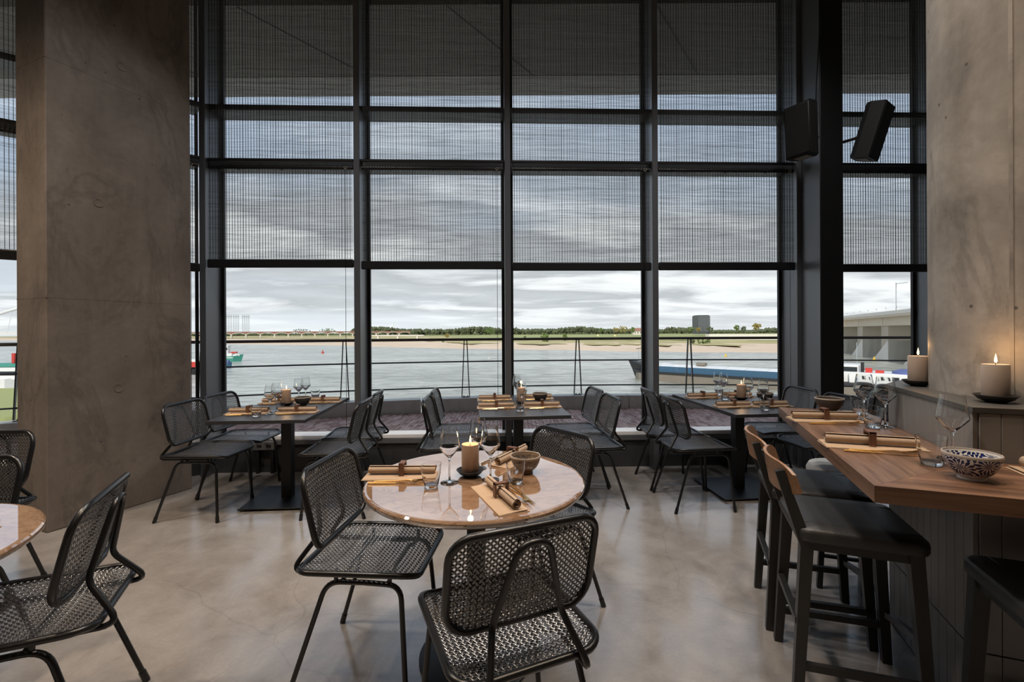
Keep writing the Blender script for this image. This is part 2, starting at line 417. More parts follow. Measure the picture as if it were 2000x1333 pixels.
def brick_mat():
    m, t, out = mat('red_clinker'); b = t.add('ShaderNodeBsdfPrincipled', i_Roughness=.7)
    g = t.add('ShaderNodeTexCoord').outputs['Object']
    v = t.add('ShaderNodeTexVoronoi', i_Vector=t.mapping(g, (18, 6.25, 1)), i_Scale=1.0)
    n = t.noise(g, .8, 4)
    c = t.ramp(v.outputs['Color'], [(.2, (.32, .175, .15)), (.5, (.50, .31, .275)), (.8, (.64, .46, .42))])
    t.put(b, 'Base Color', t.mix(1.0, c, t.ramp(n, [(.3, (.75,)*3), (.7, (1.1,)*3)]), 'MULTIPLY')); t.l.new(b.outputs[0], out.inputs[0]); return m
M['brick'] = brick_mat()
M['mortar'] = pbr('paving_joint', (.10, .085, .075), .95)
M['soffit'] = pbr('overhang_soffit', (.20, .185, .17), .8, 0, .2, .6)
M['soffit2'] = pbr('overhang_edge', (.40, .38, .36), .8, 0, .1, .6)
M['rail'] = pbr('railing_steel', (.055, .055, .06), .4, .4)
M['handrail'] = pbr('handrail_brown', (.10, .075, .06), .45, .2)

# ================================================================== room shell
def struct(o, kind='structure'): o['kind'] = kind; return o
struct(MB().box((-9, -7, -.12), (7.5, 4.9, 0)).build('floor', M['floor'], smooth=0))
struct(MB().box((-9, -7, 5.25), (7.5, 4.95, 5.5)).build('ceiling', M['wall'], smooth=0))
struct(MB().box((-9.2, -7.2, 0), (7.7, -7, 5.5)).build('wall_back', M['wall'], smooth=0))
struct(MB().box((7.5, -7.2, 0), (7.7, 5.2, 5.5)).build('wall_right', M['wall'], smooth=0))
struct(MB().box((-9.2, -7.2, 0), (-9, .4, 5.5)).build('wall_left', M['wall'], smooth=0))

# facade: straight run (turned 2 deg) and a left facet
FA = R(2.0); FX = Matrix.Translation((0, 4.56, 0)) @ Matrix.Rotation(FA, 4, 'Z')
PITCH = 1.4525; S0 = -.04
LX = FX @ Vector((S0 - 2*PITCH, 0, 0))
GA = R(38.0)
GX = Matrix.Translation((LX.x, LX.y, 0)) @ Matrix.Rotation(GA, 4, 'Z')   # local x runs to the right along the facet
T1 = (3.53, 3.585); T2 = (2.99, 3.065); TOP = 5.25
win_n = [0]
def cords(x0, x1, z0, z1, y):
    mb = MB(); n = int((x1-x0)/.0262); z0 += .002
    for i in range(n+1):
        x = x0 + (x1-x0)*(i+.5)/(n+1) + random.uniform(-.002, .002); wd = .0016 if i % 6 else .0024
        mb.box((x-wd, y-.003, z0), (x+wd, y+.001, z1))
    return mb
def bay(MX, x0, x1, zbar, desc, first=False):
    win_n[0] += 1
    w_ = empty('window_%d' % win_n[0]); w_.matrix_world = MX; struct(w_)
    a, b = x0+.03, x1-.03
    for z0, z1 in ((.36, T2[0]), (T2[1], T1[0]), (T1[1], TOP)):
        MB().box((a, .150, z0), (b, .162, z1)).build('pane', M['pane'], w_, 0)
    for z0, z1 in (T1, T2):
        MB().box((a, -.06, z0), (b, .17, z1), .004).build('transom', M['steel'], w_)
    MB().box((a, -.02, .322), (b, .17, .36), .004).build('sill', M['sill'], w_)
    MB().box((a, 0, 0), (b, .17, .322)).build('plinth_panel', M['plinth'], w_, 0)
    MB().box((a, -.022, .27), (b, -.0005, .322), .004).build('plinth_cap', M['steel'], w_)
    # frame bead beside the glass
    for x in (a, b-.03): MB().box((x, .12, .36), (x+.03, .149, TOP)).build('glazing_bead', M['black_steel'], w_, 0)
    # upper and lower reed blinds
    names = []
    for lo, hi, nm in ((T2[0]+.05, TOP-.02, 'upper'), (zbar+.04, T2[0]-.01, 'lower')):
        r = empty('roller_blind'); r.matrix_world = MX
        yb = -.105
        fb = MB()
        nx, nz = 14, 10; vs = []; fs = []
        p1, p2 = a+.012, b-.014
        for i in range(nx+1):
            for k in range(nz+1):
                x = p1+(p2-p1)*i/nx; z = lo+(hi-lo)*k/nz
                vs.append((x, yb+.006*math.sin(i*1.7+k*.35+x0*3), z))
        for i in range(nx):
            for k in range(nz): q = i*(nz+1)+k; fs.append((q, q+nz+1, q+nz+2, q+1))
        fb.add(vs, fs); fb.build('reed_cloth', M['blind'], r)
        tag(cords(p1+.01, p2-.01, lo, hi, yb-.008).build('cord_warp', M['bar'], r, 0), kind='stuff')
        if nm == 'lower':
            MB().box((p1-.005, yb-.018, zbar-.04), (p2+.008, yb+.012, zbar+.04), .008).build('bottom_bar', M['bar'], r)
            MB().tube([(p1, yb+.01, T2[0]-.028), (p2, yb+.01, T2[0]-.028)], .018, 10).build('roller', M['bar'], r)
            for q in (.2, .5, .8):
                MB().box((p1+(p2-p1)*q-.008, yb-.004, T2[0]-.05), (p1+(p2-p1)*q+.008, yb+.03, T2[0]-.012)).build('bracket', M['bar'], r, 0)
            MB().tube([(b-.075, yb-.03, T2[0]-.02), (b-.075, yb-.03, .42)], .0022, 5).build('pull_cord', M['bar'], r)
            MB().tube([(b-.072+.012*math.cos(k*PI/6), yb-.03, T2[0]-.04+.012*math.sin(k*PI/6)) for k in range(12)], .003, 5, closed=True).build('cord_ring', M['rimware'], r)
        else:
            MB().tube([(p1, yb, hi-.01), (p2, yb, hi-.01)], .018, 10).build('roller', M['bar'], r)
            MB().box((p1-.005, yb-.01, lo-.022), (p2+.008, yb+.008, lo+.004), .004).build('bottom_bar', M['bar'], r)
        tag(r, '%s woven black reed blind %s' % (nm, desc), 'blind', 'reed blinds along the river windows')
DESC = {-2: 'hidden for the most part behind the left concrete pillar', -1: 'above the left window table', 0: 'left of the middle window post',
        1: 'right of the middle window post', 2: 'above the right window table, left of the steel column', 3: 'between the steel column and the round column'}
ZB = {-2: 1.95, -1: 2.035, 0: 2.018, 1: 2.004, 2: 2.008, 3: 1.99}
for k in range(-2, 3):
    x0 = S0 + k*PITCH
    bay(FX, x0, x0+PITCH, ZB[k+1], DESC[k+1])
bay(FX, S0+3*PITCH, S0+5*PITCH, 2.0, 'in the far right bay behind the round column')
for k in range(0, 4):
    bay(GX, -(k+1)*PITCH-.48, -k*PITCH-.48 if k else -.06, 1.99, ['on the turned facet right behind the left pillar', 'at the left edge of the picture beyond the pillar', 'on the third facet bay beyond the left edge', 'on the last facet bay beyond the left edge'][k])
tn = 0
for MX, ks in ((FX, [S0+k*PITCH for k in (-2, -1, 0, 1, 2, 3, 5)]), (GX, [-k*PITCH-.48 for k in (1, 2, 3, 4)])):
    for x in ks:
        tn += 1
        o = MB().box((x-.029, -.13, 0), (x+.029, .17, TOP), .004).build('trim_%d' % tn, M['steel']); o.matrix_world = MX; struct(o)

# steel column with the speakers
o = MB().box((2.885, 4.25, 0), (3.095, 4.52, 5.25), .003).build('steel_column', M['black_steel']); o.rotation_euler = (0, 0, 0)
MB().box((2.8795, 4.256, 0), (2.8848, 4.514, 5.25)).build('lit_side_skin', M['steel'], o, 0)  # thin lighter skin that paints window light onto the column's left face
tag(o, 'square dark steel column carrying two loudspeakers by the window', 'column', kind='structure')
def speaker(name, loc, rz, tilt, label, arm=.262):
    r = empty(name, loc, rz)
    b = empty('tmp'); bpy.data.objects.remove(b)
    body = MB().prism([(-.115, -.06), (.115, -.06), (.115, .05), (.07, .10), (-.07, .10), (-.115, .05)], -.235, .235).build('cabinet', M['speaker'], r, 30, rot=(tilt, 0, 0))
    MB().box((-.105, -.068, -.222), (.105, -.0605, .222), .003).build('grille', M['speaker'], body)
    MB().box((-.06, -.03, -.243), (.06, .07, -.2355), .003).build('base_plate', M['speaker_grey'], body)
    MB().tube(rpath([(0, .08, 0), (0, .15, -.01), (0, arm, -.01)], .02), .014, 8).build('wall_arm', M['black_steel'], r)
    tag(r, label, 'loudspeaker', 'loudspeakers on the steel column'); return r
speaker('loudspeaker', (2.655, 4.165, 3.19), R(-62), R(3), 'black loudspeaker on the left side of the steel column')
speaker('loudspeaker', (3.265, 4.10, 3.15), R(35), R(16), 'black loudspeaker tilted forward on the right side of the steel column', .30)
tag(MB().tube([(2.875, 4.3, 3.45), (2.86, 4.26, 3.7), (2.88, 4.23, 4.3), (2.95, 4.235, 5.2)], .005, 6).build('speaker_cable', M['bar']), 'thin black cable running up from the left loudspeaker', 'cable')

# left concrete pillar (slab) and round column
ang = math.atan2(4.02-3.13, -2.83+3.20)
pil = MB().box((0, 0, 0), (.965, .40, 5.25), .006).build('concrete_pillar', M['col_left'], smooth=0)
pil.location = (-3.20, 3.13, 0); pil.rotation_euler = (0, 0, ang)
tag(pil, 'rectangular raw concrete pillar standing left of the windows', 'pillar', kind='structure')
for (u_, z_) in ((.30, 2.35), (.42, .95), (.45, 3.45)):   # form-tie recesses on the wide face
    MB().lathe([(.028, 0), (.033, .0012), (.033, .003), (.024, .003), (.022, .001)], 16).build('tie_hole_ring', M['col_left'], pil, loc=(u_, .0, z_), rot=(R(90), 0, 0))
for zj in (1.62, 3.28): MB().box((-.0008, -.0008, zj), (.9658, .4008, zj+.004)).build('cast_joint', M['col_left'], pil, 0)
rc = MB().lathe([(.42, 0), (.42, 5.25)], 64).build('round_column', M['col_round']); rc.location = (2.196, 1.785, 0)
for zz in (2.9,): MB().lathe([(.4195, 0), (.4222, .002), (.4222, .006), (.4195, .008)], 64, closed=True).build('formwork_joint', M['col_round'], rc, loc=(0, 0, zz), rot=(R(6), R(-9), 0))
for a_ in (200, 215): MB().box((-.006, -.0035, .0), (.006, .0035, 5.2)).build('formwork_seam', M['col_round'], rc, 0, loc=(.4185*math.cos(R(a_)), .4185*math.sin(R(a_)), 0), rot=(0, 0, R(a_+90)))
tag(rc, 'thick round concrete column rising from the tiled counter', 'column', kind='structure')

# ================================================================== outdoors
# terrace
CX, CY, RI = 2.0, 7.78-16.7, 16.7
def arc(r, a0, a1, n): return [(CX+r*math.sin(R(a0+(a1-a0)*i/n)), CY+r*math.cos(R(a0+(a1-a0)*i/n))) for i in range(n+1)]
A0, A1 = -48, 30
ter = MB().prism(arc(RI+.02, A0, A1, 60) + [(10, 4.95), (5, 4.92), (-2.6, 4.64), (-3.05, 4.40), (-6.3, 1.8), (-10.2, 1.8)], -.25, .043).build('floor_terrace', M['mortar'], smooth=0); struct(ter)
mb = MB()
bw, bl = .0556, .16
for i in range(-118, 96):
    for j in range(0, 44):
        x = i*bw; y = 1.9 + j*bl*1 + (bl/2 if i % 2 else 0)
        if y < (4.76 + .035*x if x > -2.9 else 4.62+(x+2.9)*.78): continue
        if math.hypot(x-CX, y+bl/2-CY) > RI-.03: continue
        dz = random.uniform(-.0015, .002); g_ = .0035
        vs = [(x+g_, y+g_, .052+dz), (x+bw-g_, y+g_, .052+dz), (x+bw-g_, y+bl-g_, .052+dz), (x+g_, y+bl-g_, .052+dz),
              (x+.001, y+.001, .042), (x+bw-.001, y+.001, .042), (x+bw-.001, y+bl-.001, .042), (x+.001, y+bl-.001, .042)]
        mb.add(vs, [(0, 1, 2, 3), (4, 5, 1, 0), (5, 6, 2, 1), (6, 7, 3, 2), (7, 4, 0, 3)])
tag(mb.build('paving_bricks', M['brick'], ter, 0), kind='stuff')
par = empty('parapet', (0, 0, 0)); tag(par, 'low curved concrete parapet around the brick terrace', 'parapet', kind='structure')
nseg = 13
for i in range(nseg):
    a0 = A0+(A1-A0)*i/nseg; a1 = A0+(A1-A0)*(i+1)/nseg - .05
    MB().prism(arc(RI, a0, a1, 6) + list(reversed(arc(RI+.26, a0, a1, 6))), -.2, .267).build('kerb_block', M['kerb'], par, 20)
rail = empty('terrace_railing', (0, 0, .267)); tag(rail, 'dark steel terrace railing with brown handrail on the curved parapet', 'railing')
def rz(pts, z): return [(x, y, z-.267) for x, y in pts]
RR = RI+.13
MB().tube(rz(arc(RR, A0, A1, 90), 1.24), .024, 10).build('handrail', M['handrail'], rail)
for z in (.867, .435): MB().tube(rz(arc(RR, A0, A1, 90), z), .012, 8).build('rail_bar', M['rail'], rail)
da = math.degrees(1.93/RR); a_mid = math.degrees(math.asin((-.785-CX)/RR))
for k in range(-6, 6):
    a = a_mid + k*da
    if not A0 < a < A1: continue
    p = arc(RR, a, a+.001, 1)[0]
    r = empty('post', (p[0], p[1], 0), R(-a)); r.parent = rail
    for s_ in (-1, 1):
        MB().bar((s_*.063, 0, .02), (s_*.022, 0, .955), .014, .014, .045).build('post_leg', M['rail'], r, 0)
        MB().lathe([(.008, 0), (.008, .02)], 8).build('bolt', M['rail'], r, loc=(s_*.03, 0, .012))
    MB().box((-.07, -.03, .0), (.07, .03, .012), .003).build('post_foot', M['rail'], r)
# overhang of the storey above
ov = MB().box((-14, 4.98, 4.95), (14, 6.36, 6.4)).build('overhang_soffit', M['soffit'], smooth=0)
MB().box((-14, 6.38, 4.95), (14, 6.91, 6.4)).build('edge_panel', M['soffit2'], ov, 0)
for x in (-9, -6.6, -4.3, -2.0, .3, 2.6, 4.9, 7.2): MB().bar((x, 6.35, 4.947), (x-1.0, 5.0, 4.947), .016, .016, .006).build('panel_joint', M['bar'], ov, 0)
tag(ov, 'dark overhang of the storey above, seen through the blinds', 'overhang', kind='structure')

WZ = -8.63
wt = MB().add([(-3000, 5, WZ), (3000, 5, WZ), (3000, 2500, WZ), (-3000, 2500, WZ)], [(0, 1, 2, 3)]).build('river_water', M['water'], smooth=0)
tag(wt, 'wide grey choppy river below the terrace', 'river', kind='structure')
shore = [(-1500, 900), (-764, 680), (-420, 470), (-277, 395), (-190, 345), (-106, 304), (-50, 275), (-4, 255), (30, 236), (63, 215), (90, 206), (118, 200), (154, 183), (230, 160), (400, 120), (900, 60)]
def strip(d0, z0, d1, z1, name, m, wob0=0, wob1=0):
    vs = []; fs = []; P = []
    for i in range(len(shore)-1):
        for k in range(8):
            t = k/8; P.append((shore[i][0]*(1-t)+shore[i+1][0]*t, shore[i][1]*(1-t)+shore[i+1][1]*t))
    for i, (x, y) in enumerate(P):
        t_ = min(1, max(0, (-20-x)/120)); kk = 1+3.2*t_*t_*(3-2*t_)
        a = (d0*kk if d0 > 0 else d0) + wob0*math.sin(i*.7)+wob0*.6*math.sin(i*1.9+1); b = (d1*kk if d1 < 1000 else d1) + wob1*math.sin(i*.5+2)+wob1*.5*math.sin(i*1.3)
        vs += [(x, y+a, z0), (x, y+b, z1)]
    for i in range(len(P)-1): fs.append((2*i, 2*i+2, 2*i+3, 2*i+1))
    return MB().add(vs, fs).build(name, m, smooth=30)
tag(strip(-6, WZ-.3, 75, -6.2, 'sand_beach', M['sand'], 2.5, 8), 'pale sandy beach along the far river bank', 'beach', kind='structure')
tag(strip(50, -6.75, 130, -5.2, 'bank_grass', M['drygrass'], 10, 6), 'dry grassy slope behind the far beach', 'grass', kind='structure')
tag(strip(120, -5.3, 4500, -4.3, 'meadow', M['grass'], 5, 0), 'green meadow flat behind the river bank', 'meadow', kind='structure')

def at(u, v, Y):   # a place in the landscape at a given distance
    return Vector(((u-1000)/890*Y, Y, 1.37+(648-.0088*(u-1000)-v)/890*Y))
# foliage made of many leaf clumps
def clump(n, rx, ry, rz_, size, seed):
    rnd = random.Random(seed); mb = MB()
    for i in range(n):
        while True:
            p = Vector((rnd.uniform(-1, 1), rnd.uniform(-1, 1), rnd.uniform(-1, 1)))
            if p.length < 1: break
        p = Vector((p.x*rx, p.y*ry, p.z*rz_)); s = size*rnd.uniform(.5, 1.3)
        q = Matrix.Rotation(rnd.uniform(0, 6.3), 3, Vector((rnd.uniform(-1, 1), rnd.uniform(-1, 1), rnd.uniform(-1, 1))).normalized())
        vs = [p + q @ Vector(d)*s for d in ((1, 0, 0), (0, 1, 0), (0, 0, 1), (-1, 0, 0), (0, -1, 0), (0, 0, -1))]
        mb.add(vs, [(0, 1, 2), (1, 3, 2), (3, 4, 2), (4, 0, 2), (1, 0, 5), (3, 1, 5), (4, 3, 5), (0, 4, 5)])
    return mb
def tree(u, vb, vt, Y, wpx, m, label, seed, name='tree'):
    b = at(u, vb, Y); h = (vb-vt)/890*Y; r = empty(name, b)
    mb = clump(70, wpx/2/890*Y, wpx/2/890*Y*.8, h*.42, h*.11, seed); mb.build('crown', M[m], r, 0, loc=(0, 0, h*.58))
    MB().tube([(0, 0, -1), (0, 0, h*.5)], [h*.03, h*.015], 6).build('trunk', M['bark'], r)
    tag(r, label, 'tree', 'trees on the far bank')
tree(1309, 648, 637, 640, 17, 'leaf', 'dark low bush on the horizon right of the fourth window post', 1)
tree(1350, 648.5, 637, 560, 16, 'leaf3', 'green rounded tree left of the dark tower block', 2)
tree(1364, 648.5, 638, 540, 9, 'leaf2', 'small golden tree at the foot of the dark tower block', 3)
tree(1386, 648, 637, 600, 14, 'leaf', 'dark tree right of the dark tower block', 4)
tree(1439, 646, 633, 520, 10, 'leaf3', 'pointed green tree left of the pair behind the white wall', 5)
tree(1452, 646, 636, 520, 10, 'leaf', 'round dark tree right of the pointed one behind the white wall', 6)
tree(1478, 645.5, 629, 500, 17, 'leaf2', 'tall brownish autumn tree behind the white wall', 7)
tree(1175, 650, 640, 640, 8, 'leaf3', 'small round green tree on the meadow horizon', 8)
tree(1213, 651, 637, 600, 36, 'leaf2', 'broad yellow autumn grove beside the farmhouse', 9)
tree(1236, 651, 638, 560, 7, 'leaf3', 'pointed dark tree next to the farmhouse', 10)
tree(957, 655, 641, 620, 20, 'leaf3', 'yellow-green tree left of the middle window post', 11)
tree(1007, 653, 640, 620, 18, 'leaf', 'dark tree right of the middle window post', 12)
tree(910, 654, 644, 640, 14, 'leaf', 'dark tree below the right-hand wind turbine', 13)
tree(640, 653, 643, 900, 34, 'leaf3', 'olive green tree row above the arched viaduct', 14)
tree(590, 653, 644, 950, 34, 'leaf', 'bare grey-brown tree row behind the arched viaduct', 15)
for i, (u, v0, v1, Y, wp, m, lab) in enumerate([(1025, 661, 656, 350, 6, 'leaf', 'small dark bush on the beach right of the middle post'), (1064, 668, 650, 330, 16, 'leaf3', 'large green bush on the bank'),
      (1103, 664, 652, 340, 8, 'leaf3', 'small green bush beside the railing post on the bank'), (1375, 671, 659, 270, 26, 'leaf3', 'wide green shrub on the right part of the beach'), (1352, 670, 661, 270, 10, 'leaf', 'dark shrub left of the wide one on the beach'),
      (865, 669, 662, 310, 7, 'leaf3', 'little shrub on the sand left of the railing post'), (873, 660, 652, 480, 10, 'leaf2', 'yellow bush on the meadow below the middle wind turbine')]):
    b = at(u, v0, Y); h = (v0-v1)/890*Y; r = empty('shrub', b)
    clump(46, wp/2/890*Y, wp/3/890*Y, h*.5, h*.16, 40+i).build('foliage', M[m], r, 0, loc=(0, 0, h*.5))
    MB().tube([(0, 0, -.5), (0, 0, h*.4)], h*.04, 5).build('stem', M['bark'], r); tag(r, lab, 'shrub', 'shrubs on the far bank')
# continuous dark tree line
mb = MB(); rnd = random.Random(5)
for i in range(900):
    u = 690 + i*(1560-690)/900; Y = rnd.uniform(920, 1060); top = 646 - 4.5*max(0, math.sin(i*.031)) - rnd.uniform(0, 3) + (2 if u > 1280 else 0) - (u-1000)*.004
    p = at(u, 654-(u-1000)*.0075, Y); q = at(u, top, Y); h = q.z-p.z
    s = rnd.uniform(3, 6)
    for z in (p.z, p.z+h*.5, q.z-s*.6):
        c = Vector((p.x+rnd.uniform(-3, 3), p.y, z)); vs = [c+Vector(d)*s for d in ((1, 0, 0), (0, 1, 0), (0, 0, 1), (-1, 0, 0), (0, -1, 0), (0, 0, -1))]
        mb.add(vs, [(0, 1, 2), (1, 3, 2), (3, 4, 2), (4, 0, 2), (1, 0, 5), (3, 1, 5), (4, 3, 5), (0, 4, 5)])
for i in range(420):
    u = 376 + i*(705-376)/420; Y = rnd.uniform(1060, 1150); p = at(u, 660, Y); s = rnd.uniform(3, 5.5)
    for z in (p.z-1, p.z+4.5+rnd.uniform(-1.5, 1.5)):
        c = Vector((p.x, p.y, z)); vs = [c+Vector(d)*s for d in ((1, 0, 0), (0, 1, 0), (0, 0, 1), (-1, 0, 0), (0, -1, 0), (0, 0, -1))]
        mb.add(vs, [(0, 1, 2), (1, 3, 2), (3, 4, 2), (4, 0, 2), (1, 0, 5), (3, 1, 5), (4, 3, 5), (0, 4, 5)])
tag(mb.build('distant_tree_line', M['leaf'], None, 0), 'continuous dark tree line along the horizon', 'tree line', kind='stuff')
# arched viaduct on the left
def mapP(o, pts): return [o + Vector(p) for p in pts]
V0 = at(330, 662, 700); V1 = at(800, 660.5, 860)
vd = empty('arched_viaduct', (V0.x, V0.y, V0.z)); tag(vd, 'long brick viaduct with pale shallow arches on the left horizon', 'bridge')
L = (V1-V0).length; vd.rotation_euler = (0, 0, math.atan2(V1.y-V0.y, V1.x-V0.x))
MB().box((0, -5, 6.6), (L, 5, 8.4)).build('deck', M['brick_red'], vd, 0)
na = 18
for i in range(na):
    a = L*i/na; b = L*(i+1)/na
    MB().box((a-1.0, -5.5, -2), (a+1.0, 5.5, 4.2)).build('pier', M['white_conc'], vd, 0)
    pts = [(a+(b-a)*t/12, 3.6+2.9*math.sin(PI*t/12)**.8) for t in range(13)]
    up = [(x, 0) for x, z in pts]
    m_ = MB(); vs = []; fs = []
    for t, (x, z) in enumerate(pts): vs += [(x, -5.2, z), (x, -5.2, 6.7), (x, 5.2, z), (x, 5.2, 6.7)]
    for t in range(12): k = 4*t; fs += [(k, k+4, k+5, k+1), (k+2, k+3, k+7, k+6), (k, k+2, k+6, k+4)]
    m_.add(vs, fs).build('spandrel', M['brick_red'], vd, 0)
    MB().tube([(x, -5.5, z) for x, z in pts], .45, 6).build('arch_edge', M['white_conc'], vd)
# footbridge piece to the right of the viaduct
B0 = at(722, 660, 420); fb = empty('footbridge', B0); tag(fb, 'low pale footbridge on the meadow right of the second window post', 'bridge')
MB().box((0, -2, 1.0), (50, 2, 1.9)).build('deck', M['white_conc'], fb, 0)
for x in (8, 26, 44): MB().box((x-.7, -1.5, -1.5), (x+.7, 1.5, 1.0)).build('pier', M['white_conc'], fb, 0)
# transmission masts
for u, nleg, lab in ((447, 3, 'leftmost lattice transmission mast behind the viaduct'), (461, 3, 'middle lattice transmission mast behind the viaduct'), (480, 4, 'rightmost and widest lattice transmission mast behind the viaduct')):
    Y = 900; b = at(u, 655, Y); h = (655-617)/890*Y; r = empty('transmission_mast', b); tag(r, lab, 'mast', 'lattice masts on the left horizon')
    wd = 5*nleg/3*.9
    for i in range(nleg):
        x = -wd+2*wd*i/(nleg-1); m_ = MB()
        for s_ in (-1, 1): m_.bar((x+s_*1.2, 0, 0), (x+s_*.6, 0, h), .35)
        m_.build('leg', M['mast'], r, 0)
        m_ = MB()
        for k in range(8): m_.bar((x-1, 0, h*k/8), (x+1, 0, h*(k+1)/8), .22)
        m_.build('lacing', M['mast'], r, 0)
    MB().bar((-wd-1.5, 0, h*.90), (wd+1.5, 0, h*.90), 1.4).build('crossarm', M['mast'], r, 0)
# wind turbines
def turbine(u, vb, vh, Y, rot, label):
    b = at(u, vb, Y); h = b.z+(vb-vh)/890*Y+4.9; b.z = -4.9; r = empty('wind_turbine', b)
    MB().tube([(0, 0, 0), (0, 0, h)], [h*.022, h*.013], 10).build('tower', M['white'], r)
    MB().box((-h*.03, -h*.05, h*.97), (h*.03, h*.08, h*1.04), h*.01).build('nacelle', M['white'], r)
    hub = MB().lathe([(0, 0), (h*.03, h*.01), (h*.025, h*.05), (0, h*.07)], 10).build('hub', M['white'], r, loc=(0, -h*.05, h), rot=(R(90), 0, 0))
    bl = h*.62
    for k in range(3):
        a = R(rot+120*k)
        MB().add([(-h*.025, 0, 0), (h*.02, 0, 0), (h*.035, h*.01, bl*.25), (h*.006, h*.005, bl), (-h*.004, 0, bl), (-h*.02, -h*.01, bl*.25), (0, h*.02, bl*.1), (0, -h*.02, bl*.1)],
                 [(0, 1, 2, 3, 4, 5), (5, 4, 3, 2, 1, 0)]).build('blade', M['white'], r, 0, loc=(0, -h*.08, h), rot=(0, a, 0))
    tag(r, label, 'wind turbine', 'wind turbines on the horizon')
turbine(768, 652, 637.5, 1300, 25, 'white wind turbine left of the other two')
turbine(864, 650, 637.5, 1400, -30, 'white wind turbine in the middle of the three')
turbine(931, 650, 636.5, 1300, -15, 'white wind turbine nearest the middle window post')
# dark tower block
p = at(1370.5, 647, 620); r = empty('tower_block', p); tag(r, 'dark high-rise block on the horizon right of the fourth window post', 'building')
hw = 11.5/890*620; hh = (647-616)/890*620
MB().box((-hw, -8, -3), (hw, 12, hh)).build('wall', M['tower_glass'], r, 0); MB().box((-hw*.9, -6, hh), (hw*.9, 10, hh+.8)).build('roof', M['tower_glass'], r, 0)
me = MB().box((-.42, -.12, -.75), (.42, .05, .75)).mesh('window', M['tower_pane'], 0)
for i in range(9):
    for k in range(10):
        o = bpy.data.objects.new('window', me); C.objects.link(o); o.parent = r; o.location = (-hw+1+i*(2*hw-2)/8, -8.02, 1.5+k*(hh-3)/9)
# farmhouse
p = at(1246, 652, 590); r = empty('farmhouse', p); tag(r, 'small pale farmhouse with orange roof among the autumn trees', 'building')
MB().box((-6, 0, -1), (6, 8, 4)).build('wall', M['white_conc'], r, 0)
MB().add([(-7, -1, 4), (7, -1, 4), (7, 9, 4), (-7, 9, 4), (-6, 4, 8), (6, 4, 8)], [(0, 1, 5, 4), (2, 3, 4, 5), (1, 2, 5), (3, 0, 4), (3, 2, 1, 0)]).build('roof', M['brick_red'], r, 0)
for x in (-3.5, 0, 3.5): MB().box((x-.6, -.1, 1), (x+.6, .05, 2.6)).build('window', M['winglass'], r, 0)
# white embankment wall
a = at(1385, 653, 330); b = at(1530, 652, 300)
o = MB().prism([(a.x, a.y), (b.x, b.y), (b.x, b.y+6), (a.x, a.y+6)], -5.6, -1.2).build('embankment_wall', M['white_conc'], smooth=0); tag(o, 'long pale embankment wall above the beach right of the tower block', 'wall')
# concrete girder bridge on the right
gp = [(225, 370), (100, 90)]; d = Vector((gp[1][0]-gp[0][0], gp[1][1]-gp[0][1], 0)); gl = d.length
gb = empty('girder_bridge', (gp[0][0], gp[0][1], 0), math.atan2(d.y, d.x)); tag(gb, 'concrete girder bridge with broad piers behind the right window', 'bridge')
MB().box((0, -6, 2.6), (gl, 6, 5.2)).build('girder', M['bridge'], gb, 0); MB().box((0, -7.5, 5.2), (gl, 7.5, 5.9)).build('deck', M['bridge'], gb, 0)
MB().box((0, -7.6, 5.9), (gl, -7.4, 6.9)).build('parapet', M['white_conc'], gb, 0)
k = 0; x = 60
while x < gl:
    MB().prism([(-3.2, -5.5), (3.2, -5.5), (3.2, 5.5), (-3.2, 5.5)], -9, 2.6).build('pier', M['bridge_dark'], gb, 0, loc=(x, 0, 0))
    MB().box((x-.15, -6.06, 2.6), (x+.15, -5.98, 5.2)).build('girder_joint', M['bridge_dark'], gb, 0)
    MB().add([(x-3.2, -5.6, -9), (x+3.2, -5.6, -9), (x+3.2, -5.6, -2), (x-12, -5.6, -9), (x-12, 4, -9), (x+3.2, 4, -9), (x+3.2, 4, -2)], [(3, 1, 2), (3, 2, 6, 4), (1, 5, 6, 2), (4, 6, 5)]).build('pier_ramp', M['white_conc'], gb, 0)
    x += 27
for i in range(26):
    x = 40+i*9; m_ = MB().tube([(x, -7, 5.9), (x, -7, 8.0)], .07, 5); m_.bar((x-.6, -7, 8.0), (x+.6, -7, 8.0), .16); m_.build('lamp_post', M['white'], gb, 0)
x = gl*.86; MB().tube([(x, -6.8, 5.9), (x, -6.8, 15)], .12, 6).build('mast', M['mast'], gb); MB().bar((x, -6.8, 14.6), (x+9, -6.8, 14.2), .12).build('mast_arm', M['mast'], gb, 0)
# cargo barge (bow left, stern right)
bow = Vector((25.6, 97.5, WZ)); ste = Vector((61, 64.5, WZ)); d = ste-bow; BL = d.length
ba = empty('cargo_barge', bow, math.atan2(d.y, d.x)); tag(ba, 'long cargo barge with blue side band and white hatches behind the right windows', 'barge')
def hullpoly(y, x0=0.0): return [(x0, 0), (3, -y*.75), (6.5, -y), (BL-1.5, -y), (BL, -y*.7), (BL, y*.7), (BL-1.5, y), (6.5, y), (3, y*.75)]
MB().prism(hullpoly(3.6, .8), -.4, 1.5).build('hull', M['hull'], ba, 20)
MB().prism(hullpoly(3.75, .3), 1.5, 1.9).build('rubbing_strake', M['hull_black'], ba, 20)
MB().add([(.1, 0, 1.9), (4.6, -2.9, 1.9), (4.6, 2.9, 1.9), (-.9, 0, 3.9), (4.0, -3.2, 3.1), (4.0, 3.2, 3.1), (1.0, 0, -.3), (4.9, -2.6, -.3), (4.9, 2.6, -.3)],
         [(3, 0, 1, 4), (0, 3, 5, 2), (3, 4, 5), (0, 6, 7, 1), (6, 0, 2, 8), (4, 1, 2, 5), (1, 7, 8, 2)]).build('bow', M['hull_black'], ba, 0)
